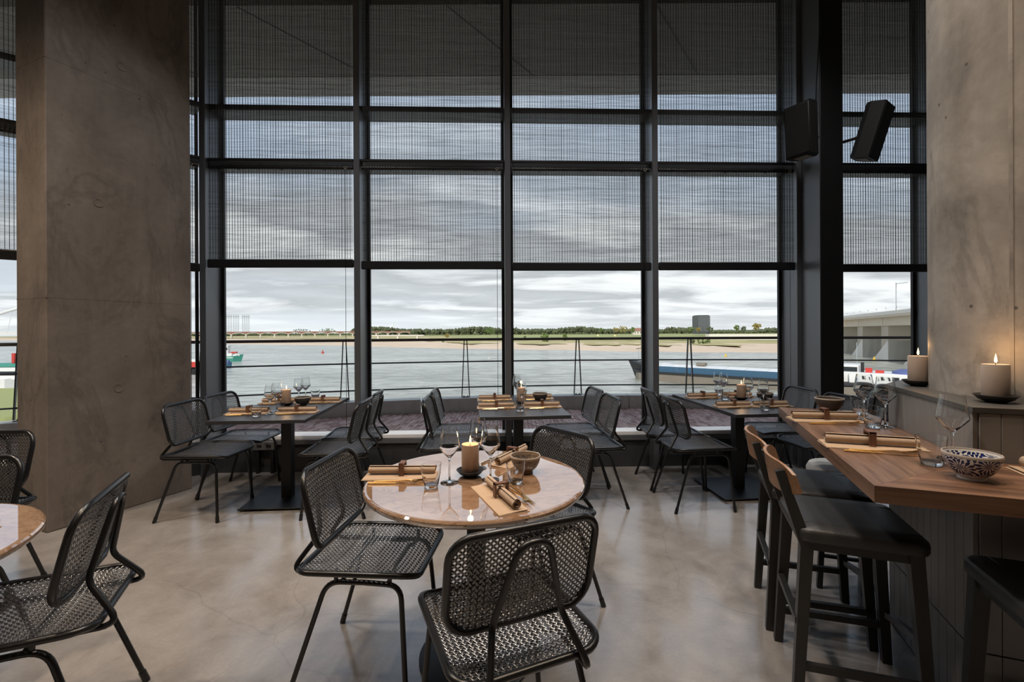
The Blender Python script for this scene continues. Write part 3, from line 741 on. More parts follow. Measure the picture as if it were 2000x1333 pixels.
MB().tube([(1.6, 0, 3.3), (1.6, 0, 6.4)], .06, 6).build('bow_mast', M['mast'], ba); MB().bar((1.0, 0, 6.2), (2.4, 0, 6.4), .12).build('mast_light', M['hull_black'], ba, 0)
for s_ in (-1, 1): MB().box((6, s_*3.1-.12, 1.9), (BL-11.5, s_*3.1+.12, 3.0)).build('coaming', M['hull_blue'], ba, 0)
nh = 9
for i in range(nh):
    x0 = 6+(BL-17.5)*i/nh; x1 = 6+(BL-17.5)*(i+1)/nh-.08
    MB().add([(x0, -3.2, 2.95), (x1, -3.2, 2.95), (x1, 0, 3.28), (x0, 0, 3.28), (x1, 3.2, 2.95), (x0, 3.2, 2.95)], [(0, 1, 2, 3), (3, 2, 4, 5), (0, 3, 5), (1, 4, 2)]).build('hatch_cover', M['hatch'], ba, 0)
for x, c in ((14, 'hull'), (BL-15, 'hull_black'), (BL-13.5, 'yellow')): MB().box((x, -1, 3.3), (x+1.7, .2, 3.85), .05).build('deck_box', M[c], ba)
MB().box((6, -3.3, 1.9), (7.4, 3.3, 3.3)).build('forepeak_wall', M['white'], ba, 0)
cab = MB().box((BL-10.5, -3, 1.9), (BL-1.5, 3, 3.5), .1).build('cabin', M['white'], ba)
for x in (BL-9.2, BL-7.2, BL-5.4, BL-3.4): MB().box((x, -3.06, 2.5), (x+.8, -2.98, 3.05)).build('window', M['winglass'], cab, 0)
wh = MB().box((BL-11.6, -2.2, 1.9), (BL-9.4, 2.2, 4.6), .1).build('wheelhouse', M['white'], ba); MB().box((BL-11.5, -2.26, 3.6), (BL-9.5, -2.18, 4.3)).build('window', M['winglass'], wh, 0)
MB().lathe([(2.0, 0), (1.9, .35), (1.2, .6), (0, .7)], 16).build('tarpaulin', M['blue_tarp'], ba, loc=(BL-3.6, -.6, 3.5))
MB().box((BL-8.6, -1.6, 3.5), (BL-7.8, -.9, 4.2)).build('red_locker', M['red'], ba, 0); MB().tube([(BL-9, -1, 3.5), (BL-9, -1, 5.0)], .22, 8).build('funnel', M['hull_black'], ba)
MB().box((BL-7.4, -1.6, 3.5), (BL-6.4, -1.0, 3.9)).build('deck_fitting', M['red'], ba, 0)
MB().tube([(BL-10, 2, 4.6), (BL-10, 2, 8)], .05, 6).build('antenna', M['mast'], ba)
# tug with green hull, small blue boat, red barge at the left
def boat(name, u, v, Y, ln, rz_, hullm, label, cab_=None, h=1.6, bulw=None):
    b = at(u, v, Y); b.z = WZ; r = empty(name, b, R(rz_)); tag(r, label, 'boat')
    y = ln*.13
    MB().add([(-ln/2, -y*.8, -.3), (ln*.22, -y*.8, -.3), (ln*.42, 0, -.3), (ln*.22, y*.8, -.3), (-ln/2, y*.8, -.3), (-ln/2, -y, h*.9), (ln*.25, -y, h), (ln*.5, 0, h*1.35), (ln*.25, y, h), (-ln/2, y, h*.9)],
             [(4, 3, 2, 1, 0), (5, 6, 7, 8, 9), (0, 1, 6, 5), (1, 2, 7, 6), (2, 3, 8, 7), (3, 4, 9, 8), (4, 0, 5, 9)]).build('hull', M[hullm], r, 0)
    for nm, x0, x1, z0, z1, wy, m_ in cab_ or []: MB().box((x0, -wy, z0), (x1, wy, z1), .05).build(nm, M[m_], r)
    return r
boat('tugboat', 444, 708, 160, 11, 4, 'green', 'green-hulled workboat with white superstructure behind the left window table', [('deck_house', -4, 2.0, 1.5, 2.9, 1.0, 'white'), ('wheelhouse', -2.2, .6, 2.9, 5.4, .9, 'white'), ('cabin_window', -2.0, -.2, 4.0, 4.9, .93, 'winglass'), ('cabin_window', 0.0, .5, 4.0, 4.9, .93, 'winglass'), ('rescue_raft', 1.4, 3.2, 2.9, 3.4, .6, 'red'), ('bulwark', 1.0, 4.4, 1.9, 2.5, .7, 'white'), ('wheelhouse_roof', -2.5, .9, 5.4, 5.65, 1.0, 'white'), ('radar_mast', -.9, -.75, 5.65, 7.2, .08, 'mast'), ('hull_stripe', -5.4, 2.6, 1.2, 1.5, 1.44, 'white')], 1.9)
boat('blue_motorboat', 441, 717, 130, 3.6, 0, 'hull_blue', 'small round-bowed blue boat below the green workboat', [('canopy', -1.2, 1.0, 1.4, 2.2, .4, 'blue_tarp')], 1.4)
boat('red_lighter', 362, 726, 112, 14, 0, 'hull_black', 'dark flat barge with red containers glimpsed beside the left pillar', [('red_container', -4.6, 6.2, 1.5, 3.0, 1.5, 'red'), ('white_cover', -4.6, 6.0, 3.0, 3.6, 1.4, 'white')], 1.3)
boat('houseboat', -8, 757, 86, 15, 0, 'white', 'white houseboat with green roof at the left edge of the picture', [('cabin', -5, 6.5, 1.5, 3.9, 1.5, 'white'), ('green_roof', -5.4, 6.9, 3.9, 4.5, 1.7, 'green'), ('cabin_window', -4, 5.8, 2.3, 3.1, 1.53, 'winglass'), ('funnel', 3.2, 3.8, 4.5, 6.4, .3, 'red')], 1.7)
q = MB().box((-120, 38, WZ-.5), (-42.5, 52, -7.2)).build('sheet_pile_quay', M['pile'], smooth=0); tag(q, 'brown sheet-piled quay below the terrace at the left edge', 'quay')
for i in range(60): MB().box((-116+i*1.22, 37.8, WZ-.4), (-115.5+i*1.22, 38.0, -7.3)).build('pile_rib', M['pile'], q, 0)
MB().box((-120, 37.7, -7.2), (-42.3, 52, -6.7)).build('coping', M['bridge_dark'], q, 0); MB().box((-120, 38.5, -6.7), (-43, 60, -5.7), .4).build('grass_top', M['grass'], q)
# white arch bridge, far left
ar = empty('arch_bridge', (0, 500, 0)); tag(ar, 'white arch bridge at the left edge of the picture', 'bridge')
xs = [-490+128*t/20 for t in range(-20, 21)]
MB().tube([(x, 0, 36-.00237*(x+490)**2) for x in xs], 1.6, 8).build('arch_rib', M['white'], ar)
MB().box((-760, -6, 1.0), (-362, 6, 2.8)).build('deck', M['white_conc'], ar, 0)
for x in xs[4:-4:3]: MB().tube([(x, 0, 2.8), (x+6, 0, 36-.00237*(x+6+490)**2)], .25, 5).build('hanger', M['white'], ar)
for x in (-730, -640, -600, -380): MB().box((x-3, -5, -9), (x+3, 5, 1)).build('pier', M['bridge_dark'], ar, 0)
# buoys
for u, v, Y, m_, lab in ((630, 690, 220, 'red', 'red navigation buoy on the river'), (1417, 691, 175, 'yellow', 'yellow buoy nearest the tower block'), (1523, 692, 170, 'yellow', 'yellow buoy beside the last window post'), (1707, 695, 150, 'yellow', 'yellow buoy in front of the girder bridge')):
    b = at(u, v, Y); b.z = WZ; r = empty('buoy', b); tag(r, lab, 'buoy', 'river buoys'); k = 1.0 if m_ == 'red' else .75
    MB().lathe([(0, -.3), (.75*k, -.2), (.8*k, .25*k), (0, .35*k)], 14).build('float', M[m_], r); MB().lathe([(.5*k, .3*k), (.16*k, 1.4*k), (0, 1.6*k)], 10).build('topmark', M[m_], r)

# ================================================================== furniture
# ---- woven chair (facing local +Y, origin between the four feet)
def seat_z(x, y): return .478 - .020*(1-min(1, (x/.215)**2)) - .004 + .03*(y-.035)*.35 - (.02*((y-.20)/.07)**2 if y > .20 else 0)*.6
def back_pt(x, w):    # w from 0 (bottom) to 1 (top)
    return (x, -.125 - .068*w + .026*(x/.22)**2, .548 + .287*w)
def weave(outline_test, ext, fn, s=.0128, wd=.0031, h=.0024):
    mb = MB(); q2 = math.sqrt(.5); x0, x1, y0, y1 = ext
    cx, cy = (x0+x1)/2, (y0+y1)/2; Lm = (x1-x0)+(y1-y0)
    n = int(Lm/s/1.2)
    for fam in (0, 1):
        for j in range(-n, n+1):
            run = []
            for k in range(-2*n, 2*n+1):
                a = k*s/2; b = j*s
                u_, v_ = (a, b) if fam == 0 else (b, a)
                x = cx+(u_+v_)*q2; y = cy+(u_-v_)*q2
                if outline_test(x, y):
                    ph = math.cos(PI*(a/s+j)); run.append((a, b, (h if fam == 0 else -h)*ph))
                elif run:
                    if len(run) > 1: ribbon(mb, run, fam, cx, cy, q2, fn, wd)
                    run = []
            if len(run) > 1: ribbon(mb, run, fam, cx, cy, q2, fn, wd)
    return mb
def ribbon(mb, run, fam, cx, cy, q2, fn, wd):
    vs = []; fs = []
    for a, b, hh in run:
        for e, dz in ((-wd, -.0012), (0, .0006), (wd, -.0012)):
            u_, v_ = (a, b+e) if fam == 0 else (b+e, a)
            vs.append(fn(cx+(u_+v_)*q2, cy+(u_-v_)*q2, hh+dz))
    for i in range(len(run)-1):
        k = 3*i; fs += [(k, k+3, k+4, k+1), (k+1, k+4, k+5, k+2)]
    mb.add(vs, fs)
def in_rr(x, y, x0, y0, x1, y1, r):
    if not (x0 < x < x1 and y0 < y < y1): return False
    dx = max(x0+r-x, x-(x1-r), 0); dy = max(y0+r-y, y-(y1-r), 0); return dx*dx+dy*dy < r*r
def make_chair():
    r = empty('woven_chair')
    MB().tube([(x, y, seat_z(x, y)) for x, y in rrect(-.222, -.20, .222, .27, .065)], .0115, 10, closed=True).build('seat_frame', M['tube'], r, 60)
    sw = weave(lambda x, y: in_rr(x, y, -.216, -.195, .216, .264, .06), (-.22, .22, -.2, .27), lambda x, y, h: (x, y, seat_z(x, y)+.003+h))
    tag(sw.build('seat_weave', M['strand'], r, 60), kind='stuff')
    bz = lambda x, y, h: (lambda p: (p[0], p[1]+h+.002, p[2]))(back_pt(x, y/.287))
    MB().tube([bz(x, y, -.002) for x, y in rrect(-.225, 0, .225, .287, .07)], .0115, 10, closed=True).build('back_frame', M['tube'], r, 60)
    bw_ = weave(lambda x, y: in_rr(x, y, -.219, .006, .219, .281, .065), (-.225, .225, 0, .287), bz)
    tag(bw_.build('back_weave', M['strand'], r, 60), kind='stuff')
    P = [(-.15, .12, .437), (-.15, -.25, .437), (-.105, -.152, .572), (-.043, -.207, .805), (.043, -.207, .805), (.105, -.152, .572), (.15, -.25, .437), (.15, .12, .437)]
    MB().tube(rpath(P, [0, .055, .03, .042, .042, .03, .055, 0], 6), .0098, 10).build('back_support', M['tube'], r, 60)
    for s_ in (-1, 1):
        for pts in ([(s_*.226, -.222, 0), (s_*.186, -.085, .424), (s_*.182, .06, .424)], [(s_*.226, .236, 0), (s_*.190, .205, .424), (s_*.182, .06, .424)]):
            g = MB().tube(rpath(pts, .055, 6), .0098, 10).build('leg', M['tube'], r, 60)
            f = Vector(pts[0]); t_ = (Vector(pts[1])-f).normalized()*.045
            MB().tube([f, f+t_], .0125, 10).build('foot_cap', M['tube'], g)
    for y in (-.03, .15):
        MB().tube(rpath([(-.185, y, .424), (-.12, y, .424), (-.10, y, .443), (.10, y, .443), (.12, y, .424), (.185, y, .424)], .02), .0075, 8).build('cross_bar', M['tube'], r)
    for x in (-.182, .182):
        for y in (-.05, .16): MB().lathe([(.008, 0), (.008, .04)], 8).build('spacer', M['tube'], r, loc=(x, y, .430))
    return r
def snapshot(o):
    bpy.context.view_layer.update()
    def rec(x):
        KIDS[x.name] = list(x.children)
        for c in x.children: rec(c)
    rec(o)
chair0 = make_chair(); snapshot(chair0); used = [False]
def place(proto, flag, loc, rz_, label, cat, group):
    if not flag[0]: o = proto; flag[0] = True
    else: o = copy_fast(proto)
    o.location = loc; o.rotation_euler = (0, 0, rz_); tag(o, label, cat, group); return o
def copy_fast(o, parent=None):
    c = o.copy(); C.objects.link(c)
    if parent is not None: c.parent = parent
    for ch in KIDS.get(o.name, []): copy_fast(ch, c)
    return c
def face(dx, dy): return math.atan2(-dx, dy)    # rotation that turns local +Y to (dx, dy)
CH = [((-2.37, 3.515), (1, 0), 'woven chair at the left window table, left side, nearer the camera'),
      ((-2.39, 3.985), (1, .0), 'woven chair at the left window table, left side, nearer the window'),
      ((-1.324, 3.56), (-1, -.05), 'woven chair at the left window table, right side, nearer the camera'),
      ((-1.37, 4.06), (-1, -.08), 'woven chair at the left window table, right side, nearer the window'),
      ((-.52, 3.70), (1, .06), 'woven chair at the middle window table, left side, nearer the camera'),
      ((-.54, 4.19), (1, .06), 'woven chair at the middle window table, left side, nearer the window'),
      ((.64, 3.70), (-1, -.12), 'woven chair at the middle window table, right side, nearer the camera'),
      ((.60, 4.19), (-1, -.14), 'woven chair at the middle window table, right side, nearer the window'),
      ((1.425, 3.643), (1, .06), 'woven chair at the right window table, left side, nearer the camera'),
      ((1.40, 4.13), (1, .02), 'woven chair at the right window table, left side, nearer the window'),
      ((2.52, 3.68), (-1, -.05), 'woven chair at the right window table, right side, nearer the bar counter'),
      ((2.49, 4.185), (-1, -.02), 'woven chair at the right window table, right side, beside the steel column'),
      ((3.50, 4.18), (.9, .45), 'woven chair with its back turned, right of the steel column'),
      ((-.607, 1.908), (.996, -.09), 'woven chair at the left of the round marble table in front'),
      ((.135, 2.31), (-.79, -.61), 'woven chair at the far right of the round marble table in front'),
      ((-.021, 1.413), (-.39, .92), 'woven chair with its back to the camera in the foreground'),
      ((-1.555, 1.50), (-.908, -.419), 'large woven chair side-on in the bottom left corner'),
      ((-2.33, 1.79), (.12, -1), 'woven chair half cut off behind the left-edge round table'),
      ((-2.82, 2.31), (.05, -1), 'woven chair at the left edge in front of the concrete pillar')]
for (x, y), (dx, dy), lab in CH:
    place(chair0, used, (x, y, 0), face(dx, dy), 'black ' + lab, 'chair', 'black woven tube-frame chairs')

# ---- window tables
def win_table(c, yaw, label):
    r = empty('window_table', (c[0], c[1], 0), yaw)
    MB().box((-.34, -.545, .724), (.34, .545, .750), .0025).build('table_top', M['tabletop'], r)
    MB().box((-.04, -.04, .018), (.04, .04, .716), .003).build('pedestal', M['black_steel'], r)
    MB().box((-.15, -.25, .714), (.15, .25, .724)).build('mounting_plate', M['black_steel'], r, 0)
    b = MB().box((-.27, -.27, .012), (.27, .27, .020), .002).build('base_plate', M['black_steel'], r)
    for sx in (-1, 1):
        for sy in (-1, 1): MB().lathe([(.016, 0), (.016, .012)], 10).build('glide', M['speaker_grey'], b, loc=(sx*.245, sy*.245, 0))
    tag(r, label, 'table', 'black window tables'); return r
TY = R(4.3)
TB = {'left': ((-1.857, 3.767), TY), 'middle': ((.049, 3.875), R(5.0)), 'right': ((1.94, 3.927), R(4.3))}
for k, (c, y) in TB.items(): win_table(c, y, 'black rectangular pedestal table by the window, %s of three' % {'left': 'leftmost', 'middle': 'middle', 'right': 'rightmost'}[k])
def round_table(c, label):
    r = empty('round_table', (c[0], c[1], 0))
    MB().lathe([(0, .722), (.438, .722), (.449, .725), (.4555, .732), (.457, .738), (.4555, .744), (.450, .749), (.444, .750), (.4425, .7501), (.44, .7501), (0, .7501)], 96).build('marble_top', M['marble'], r, 30)
    MB().lathe([(.039, .013), (.039, .715)], 28).build('pedestal', M['black_steel'], r)
    MB().lathe([(.16, .712), (.16, .722)], 32).build('mounting_plate', M['black_steel'], r)
    MB().lathe([(.236, 0), (.24, .003), (.24, .010), (.232, .014), (0, .014)], 56).build('base_disc', M['black_steel'], r)
    tag(r, label, 'table', 'round marble tables'); return r
RT = (-.157, 1.932); RT2 = (-1.906, 1.224)
round_table(RT, 'round polished marble table in the centre foreground')
round_table(RT2, 'round marble table cut off by the left edge of the picture')

# ---- bar counter frame: local x = along the right face, y = away from the camera, origin at the wall corner
BA = math.atan2(-.355, .935); BO = Vector((1.536, 1.517, 0)); BM = Matrix.Translation(BO) @ Matrix.Rotation(BA, 4, 'Z')
def bp(a, b, z=0): return BM @ Vector((a, b, z))
cn = empty('tiled_counter'); cn.matrix_world = BM; tag(cn, 'counter wall clad in tall narrow grey tiles around the round column', 'counter')
core = [(.012, .012), (2.4, .012), (2.4, 1.0), (.6, 1.0), (.15, .915), (.012, .69)]
MB().prism(core, 0, 1.092).build('core', M['grout'], cn, 0)
led = [(-.006, -.006), (2.42, -.006), (2.42, 1.02), (.59, 1.02), (.135, .935), (-.006, .70)]
MB().prism(led, 1.092, 1.11).build('ledge', M['ledge'], cn, 0)
TWd = .0562
for z0, z1 in ((.004, .294), (.299, 1.090)):
    me1 = MB().box((-.002, .0012, z0), (.0118, TWd-.0012, z1), .0005).mesh('tile', M['tile'], 40)
    me2 = MB().box((.0012, -.002, z0), (TWd-.0012, .0118, z1), .0005).mesh('tile', M['tile'], 40)
    for i in range(12):
        o = bpy.data.objects.new('tile', me1); C.objects.link(o); o.parent = cn; o.location = (0, .003+i*TWd, 0)
    for i in range(16):
        o = bpy.data.objects.new('tile', me2); C.objects.link(o); o.parent = cn; o.location = (.0125+i*TWd, 0, 0)
bt = empty('bar_table'); bt.matrix_world = BM; tag(bt, 'L-shaped thick wooden bar table fixed around the tiled counter', 'bar table')
TO = .40; TE = 1.005
MB().prism([(-TO, -TO), (-.0035, -.0035), (-.0035, TE), (-TO, TE)], .882, .930).build('long_leaf', M['oak'], bt, 0)
MB().prism([(-TO+.0008, -TO-.0001), (2.0, -TO), (2.0, -.0035), (-.0027, -.0035)], .882, .930).build('return_leaf', M['oak2'], bt, 0)
MB().box((-.06, .86, 0), (-.02, .90, .882)).build('support_leg', M['steel'], bt, 0)
for b_ in (.12, .5): MB().box((-.30, b_, .85), (-.004, b_+.03, .882)).build('bracket', M['black_steel'], bt, 0)
MB().box((.3, -.30, .85), (.33, -.004, .882)).build('bracket', M['black_steel'], bt, 0)

# ---- bar stools
def make_stool():
    r = empty('bar_stool'); m = M['blackwood']
    o = rrect(-.20, -.195, .20, .205, .045, 6)
    mb = MB(); n = len(o); cx, cy = 0, .005
    layers = [(.93, .600), (.985, .603), (1.0, .612), (1.0, .632), (.985, .643), (.95, .649), (.6, .654), (.0, .655)]
    vs = []
    for k, z in layers: vs += [(cx+(x-cx)*k, cy+(y-cy)*k, z) for x, y in o]
    fs = [tuple(reversed(range(n)))]
    for i in range(len(layers)-1):
        for k in range(n): fs.append((i*n+k, i*n+(k+1) % n, (i+1)*n+(k+1) % n, (i+1)*n+k))
    seat = MB().add(vs, fs).build('seat_pad', M['leather'], r, 50)
    for s_ in (-1, 1): MB().tube([(s_*.13, -.18+.375*t/10, .6518+.0015*(1 if 0 < t < 10 else 0)-.002) for t in range(11)], .0016, 5).build('seam', M['leather'], seat)
    for s_ in (-1, 1):
        MB().bar((s_*.183, -.195, 0), (s_*.165, -.160, .60), .032, .042).build('leg', m, r, 0)
        MB().bar((s_*.183, .195, 0), (s_*.165, .160, .60), .032, .042).build('leg', m, r, 0)
        MB().bar((s_*.166, -.158, .57), (s_*.160, -.245, .845), .042, .030).build('back_post', m, r, 0)
        MB().bar((s_*.178, -.185, .140), (s_*.178, .185, .155), .020, .020, .026).build('side_stretcher', m, r, 0)
        MB().bar((s_*.165, -.16, .583), (s_*.165, .16, .583), .030).build('side_rail', m, r, 0)
    for y in (-.16, .16): MB().bar((-.165, y, .583), (.165, y, .583), .030).build('apron', m, r, 0)
    pts = [(-.178+.356*t/14, .183+.055*math.sin(PI*t/14), .205) for t in range(15)]
    mb = MB(); vs = []; fs = []
    for x, y, z in pts: vs += [(x, y-.010, z-.012), (x, y+.010, z-.012), (x, y+.010, z+.012), (x, y-.010, z+.012)]
    for i in range(14):
        for k in range(4): fs.append((4*i+k, 4*i+(k+1) % 4, 4*i+4+(k+1) % 4, 4*i+4+k))
    mb.add(vs, fs).build('footrest', M['steel'], r, 40)
    MB().bar((-.178, -.188, .30), (.178, -.188, .30), .022).build('rear_stretcher', m, r, 0)
    # bent plywood backrest
    mb = MB(); vs = []; fs = []; nn = 18
    for i in range(nn+1):
        t = i/nn; x = -.205+.41*t; y = -.262+.062*(2*t-1)**2; e = 1-abs(2*t-1)**6
        z0 = .752+.025*(1-e); z1 = .872-.030*(1-e); lean = -.020
        vs += [(x, y+.022, z0), (x, y+.022+lean, z1), (x, y+.010+lean, z1), (x, y+.010, z0)]
    for i in range(nn):
        for k in range(4): fs.append((4*i+k, 4*i+(k+1) % 4, 4*i+4+(k+1) % 4, 4*i+4+k))
    fs += [(3, 2, 1, 0), (4*nn, 4*nn+1, 4*nn+2, 4*nn+3)]
    mb.add(vs, fs).build('backrest', M['plywood'], r, 40)
    return r
st0 = make_stool(); snapshot(st0); su = [False]
def stool(x, y, dx, dy, label): place(st0, su, (x, y, 0), face(dx, dy), label, 'bar stool', 'black bar stools with plywood backs')
stool(1.42, 2.19, .935, -.355, 'black bar stool with wooden back, farther one at the long bar side')
stool(1.287, 1.775, .935, -.355, 'black bar stool with wooden back, nearer one at the long bar side')
q = bp(.125, -.275); stool(q.x, q.y, .355, .935, 'black bar stool cut off by the right edge in the bottom right corner')
# pale backless stool under the far end
ps = empty('backless_stool', (1.80, 2.50, 0), BA); tag(ps, 'pale upholstered backless stool under the far end of the bar table', 'stool')
MB().lathe([(0, .55), (.145, .55), (.16, .57), (.162, .60), (.15, .625), (.10, .635), (0, .638)], 28).build('seat_pad', M['pale_leather'], ps)
for sx in (-1, 1):
    for sy in (-1, 1): MB().bar((sx*.135, sy*.135, 0), (sx*.10, sy*.10, .55), .025).build('leg', M['blackwood'], ps, 0)
for s_ in (-1, 1): MB().bar((-.125, s_*.125, .17), (.125, s_*.125, .17), .016).build('stretcher', M['blackwood'], ps, 0)

# ---- table ware
def wine_prof():
    o = [(0, 0), (.036, .0), (.0372, .0012), (.034, .0028), (.012, .006), (.0045, .012), (.0036, .03), (.0034, .085), (.0042, .097), (.010, .106), (.026, .124), (.0405, .142), (.0425, .148), (.0418, .154), (.036, .190), (.0305, .225)]
    i = [(.0298, .225), (.0353, .190), (.0410, .154), (.0416, .148), (.0396, .1435), (.025, .1262), (.009, .1085), (0, .1035)]
    return o+i
wine_me = MB().lathe(wine_prof(), 28).mesh('wine_glass', M['glass'], 50)
def tumbler_mesh():
    mb = MB(); o = [(0, 0), (.024, 0), (.0265, .002), (.030, .02), (.037, .055), (.0408, .09)]; i = [(.0393, .09), (.0355, .055), (.0282, .02), (.024, .012), (0, .0105)]
    mb.lathe(o+i, 26)
    mb.v = [(x, y, z + (z/.09)**2*.006*math.sin(math.atan2(y, x)*1.0+.6) if z > .03 else z) for x, y, z in mb.v]
    return mb.mesh('tumbler', M['glass'], 50)
tum_me = tumbler_mesh()
def bowl(kind):
    o = [(0, .0), (.032, .0), (.033, .003), (.030, .008), (.034, .011), (.050, .026), (.061, .046), (.0665, .070)]; i = [(.0655, .0755), (.0635, .0755), (.0625, .070), (.057, .047), (.046, .029), (.03, .018), (0, .0155)]
    mb = MB().lathe(o+i, 40); return mb.mesh('bowl', M[kind], 60)
bowl_me = {k: bowl(k) for k in ('speckle', 'stoneware', 'flower')}
rim_me = MB().lathe([(.0668, .0695), (.0672, .0735), (.0655, .0765), (.0632, .0762), (.0628, .073)], 40, closed=True).mesh('rim', M['rimware'])
def one(name, me, loc, rz_, label, cat, group=None):
    o = bpy.data.objects.new(name, me); C.objects.link(o); o.location = loc; o.rotation_euler = (0, 0, rz_); return tag(o, label, cat, group)
def wine(x, y, z, where): one('wine_glass', wine_me, (x, y, z), random.uniform(0, 6), 'clear angular wine glass ' + where, 'wine glass', 'angular wine glasses')
def tumbler(x, y, z, where): one('tumbler', tum_me, (x, y, z), random.uniform(-.5, .5), 'clear flared water tumbler ' + where, 'tumbler', 'water tumblers')
def bowl_at(x, y, z, kind, label):
    r = empty('bowl', (x, y, z), random.uniform(0, 6)); o = bpy.data.objects.new('bowl_body', bowl_me[kind]); C.objects.link(o); o.parent = r
    o = bpy.data.objects.new('rim', rim_me); C.objects.link(o); o.parent = r; tag(r, label, 'bowl')
candle_n = [0]
def candle(x, y, z, where, wax='wax', glow=.5, h=.128):
    d = MB().lathe([(0, 0), (.026, 0), (.030, .002), (.046, .010), (.0585, .024), (.060, .026), (.0575, .0265), (.044, .014), (.030, .0075), (0, .007)], 36).build('candle_dish', M['dish'], loc=(x, y, z)); tag(d, 'black shallow dish under the pillar candle ' + where, 'dish', 'candle dishes')
    r = empty('pillar_candle', (x, y, z+.0075))
    MB().lathe([(0, 0), (.036, 0), (.037, .002), (.0372, h-.004), (.0355, h), (.031, h-.002), (.02, h-.006), (0, h-.007)], 36).build('wax_body', M[wax], r)
    MB().tube([(0, 0, h-.008), (.0005, 0, h+.003), (.001, 0, h+.008)], .0011, 6).build('wick', M['wick'], r)
    MB().lathe([(0, 0), (.0028, .003), (.0042, .009), (.0034, .017), (.0016, .026), (0, .034)], 12).build('flame', M['flame'], r, loc=(.001, 0, h+.004))
    light('candle_light', 'POINT', (0, 0, h+.05), glow, (1, .55, .22), shadow_soft_size=.012).parent = r
    tag(r, ('taupe' if wax == 'wax' else 'grey') + ' lit pillar candle ' + where, 'candle', 'lit pillar candles')
# napkin roll (axis local x), mat, fork and knife
def roll_mesh():
    mb = MB(); vs = []; fs = []; n = 44; t0 = .003
    prof = []
    for i in range(n+1):
        a = 4.6*PI*i/n; rr = .006 + .0125*i/n; prof.append((rr*math.cos(a), rr*math.sin(a)))
    th = .0012; out = prof; inn = [(x*(1-th/math.hypot(x, y)), y*(1-th/math.hypot(x, y))) for x, y in prof]
    for (x, sg) in ((-.142, 0), (.142, 1)):
        for (a, b) in out: vs.append((x + (.004*math.sin(a*90) if sg else -.003*math.cos(b*90)), a, b+.0186))
        for (a, b) in inn: vs.append((x, a, b+.0186))
    m = n+1
    for i in range(n):
        fs.append((i, i+1, 2*m+i+1, 2*m+i)); fs.append((m+i+1, m+i, 3*m+i, 3*m+i+1)); fs.append((i+1, i, m+i, m+i+1)); fs.append((2*m+i, 2*m+i+1, 3*m+i+1, 3*m+i))
    return mb.add(vs, fs).mesh('cloth_roll', M['napkin'], 60)
roll_me = roll_mesh()
def ring_mesh():
    mb = MB(); a, b = .0275, .0215
    for lo, hi in (((-.011, -a, -.0), (.011, -b, .052)), ((-.011, b, 0), (.011, a, .052)), ((-.011, -a, .046), (.011, a, .052))): mb.box(lo, hi)
    return mb.mesh('ring', M['ringwood'], 0)
ring_me = ring_mesh()
def mat_mesh():
    mb = MB(); mb.box((-.158, -.057, .0), (.158, .057, .0022), .0008)
    mb.add([(-.156, -.055, .0024), (.156, -.057, .0024), (.156, .050, .0062), (-.156, .053, .0066), (-.156, -.055, .0036), (.156, -.057, .0036), (.156, .050, .0078), (-.156, .053, .0082)], [(3, 2, 1, 0), (4, 5, 6, 7), (0, 1, 5, 4), (1, 2, 6, 5), (2, 3, 7, 6), (3, 0, 4, 7)])
    return mb.mesh('place_folder', M['mat'], 30)
mat_me = mat_mesh()
def fork_mesh():
    mb = MB(); mb.tube([(-.105, 0, .004), (-.02, 0, .006), (.03, 0, .010), (.05, 0, .008)], [.0036, .0030, .0024, .0024], 6)
    mb.add([(.046, -.003, .007), (.060, -.0105, .0065), (.070, -.011, .007), (.070, .011, .007), (.060, .0105, .0065), (.046, .003, .007), (.046, -.003, .009), (.060, -.0105, .0085), (.070, -.011, .009), (.070, .011, .009), (.060, .0105, .0085), (.046, .003, .009)],
           [(5, 4, 3, 2, 1, 0), (6, 7, 8, 9, 10, 11), (0, 1, 7, 6), (1, 2, 8, 7), (2, 3, 9, 8), (3, 4, 10, 9), (4, 5, 11, 10), (5, 0, 6, 11)])
    for k in range(4): y = -.0092+.00613*k; mb.tube([(.069, y, .008), (.09, y, .010), (.104, y, .015)], [.0015, .0014, .0008], 5)
    return mb.mesh('fork', M['gold'], 50)
def knife_mesh():
    mb = MB(); mb.tube([(-.115, 0, .004), (.0, 0, .004)], [.0040, .0030], 6)
    mb.add([(-.002, -.003, .0035), (.05, -.006, .0035), (.095, -.005, .0035), (.113, .004, .0035), (-.002, .004, .0035), (-.002, -.003, .005), (.05, -.006, .0045), (.095, -.005, .0045), (.113, .004, .0045), (-.002, .004, .005)],
           [(4, 3, 2, 1, 0), (5, 6, 7, 8, 9), (0, 1, 6, 5), (1, 2, 7, 6), (2, 3, 8, 7), (3, 4, 9, 8), (4, 0, 5, 9)])
    return mb.mesh('knife', M['gold'], 50)
fork_me = fork_mesh(); knife_me = knife_mesh()
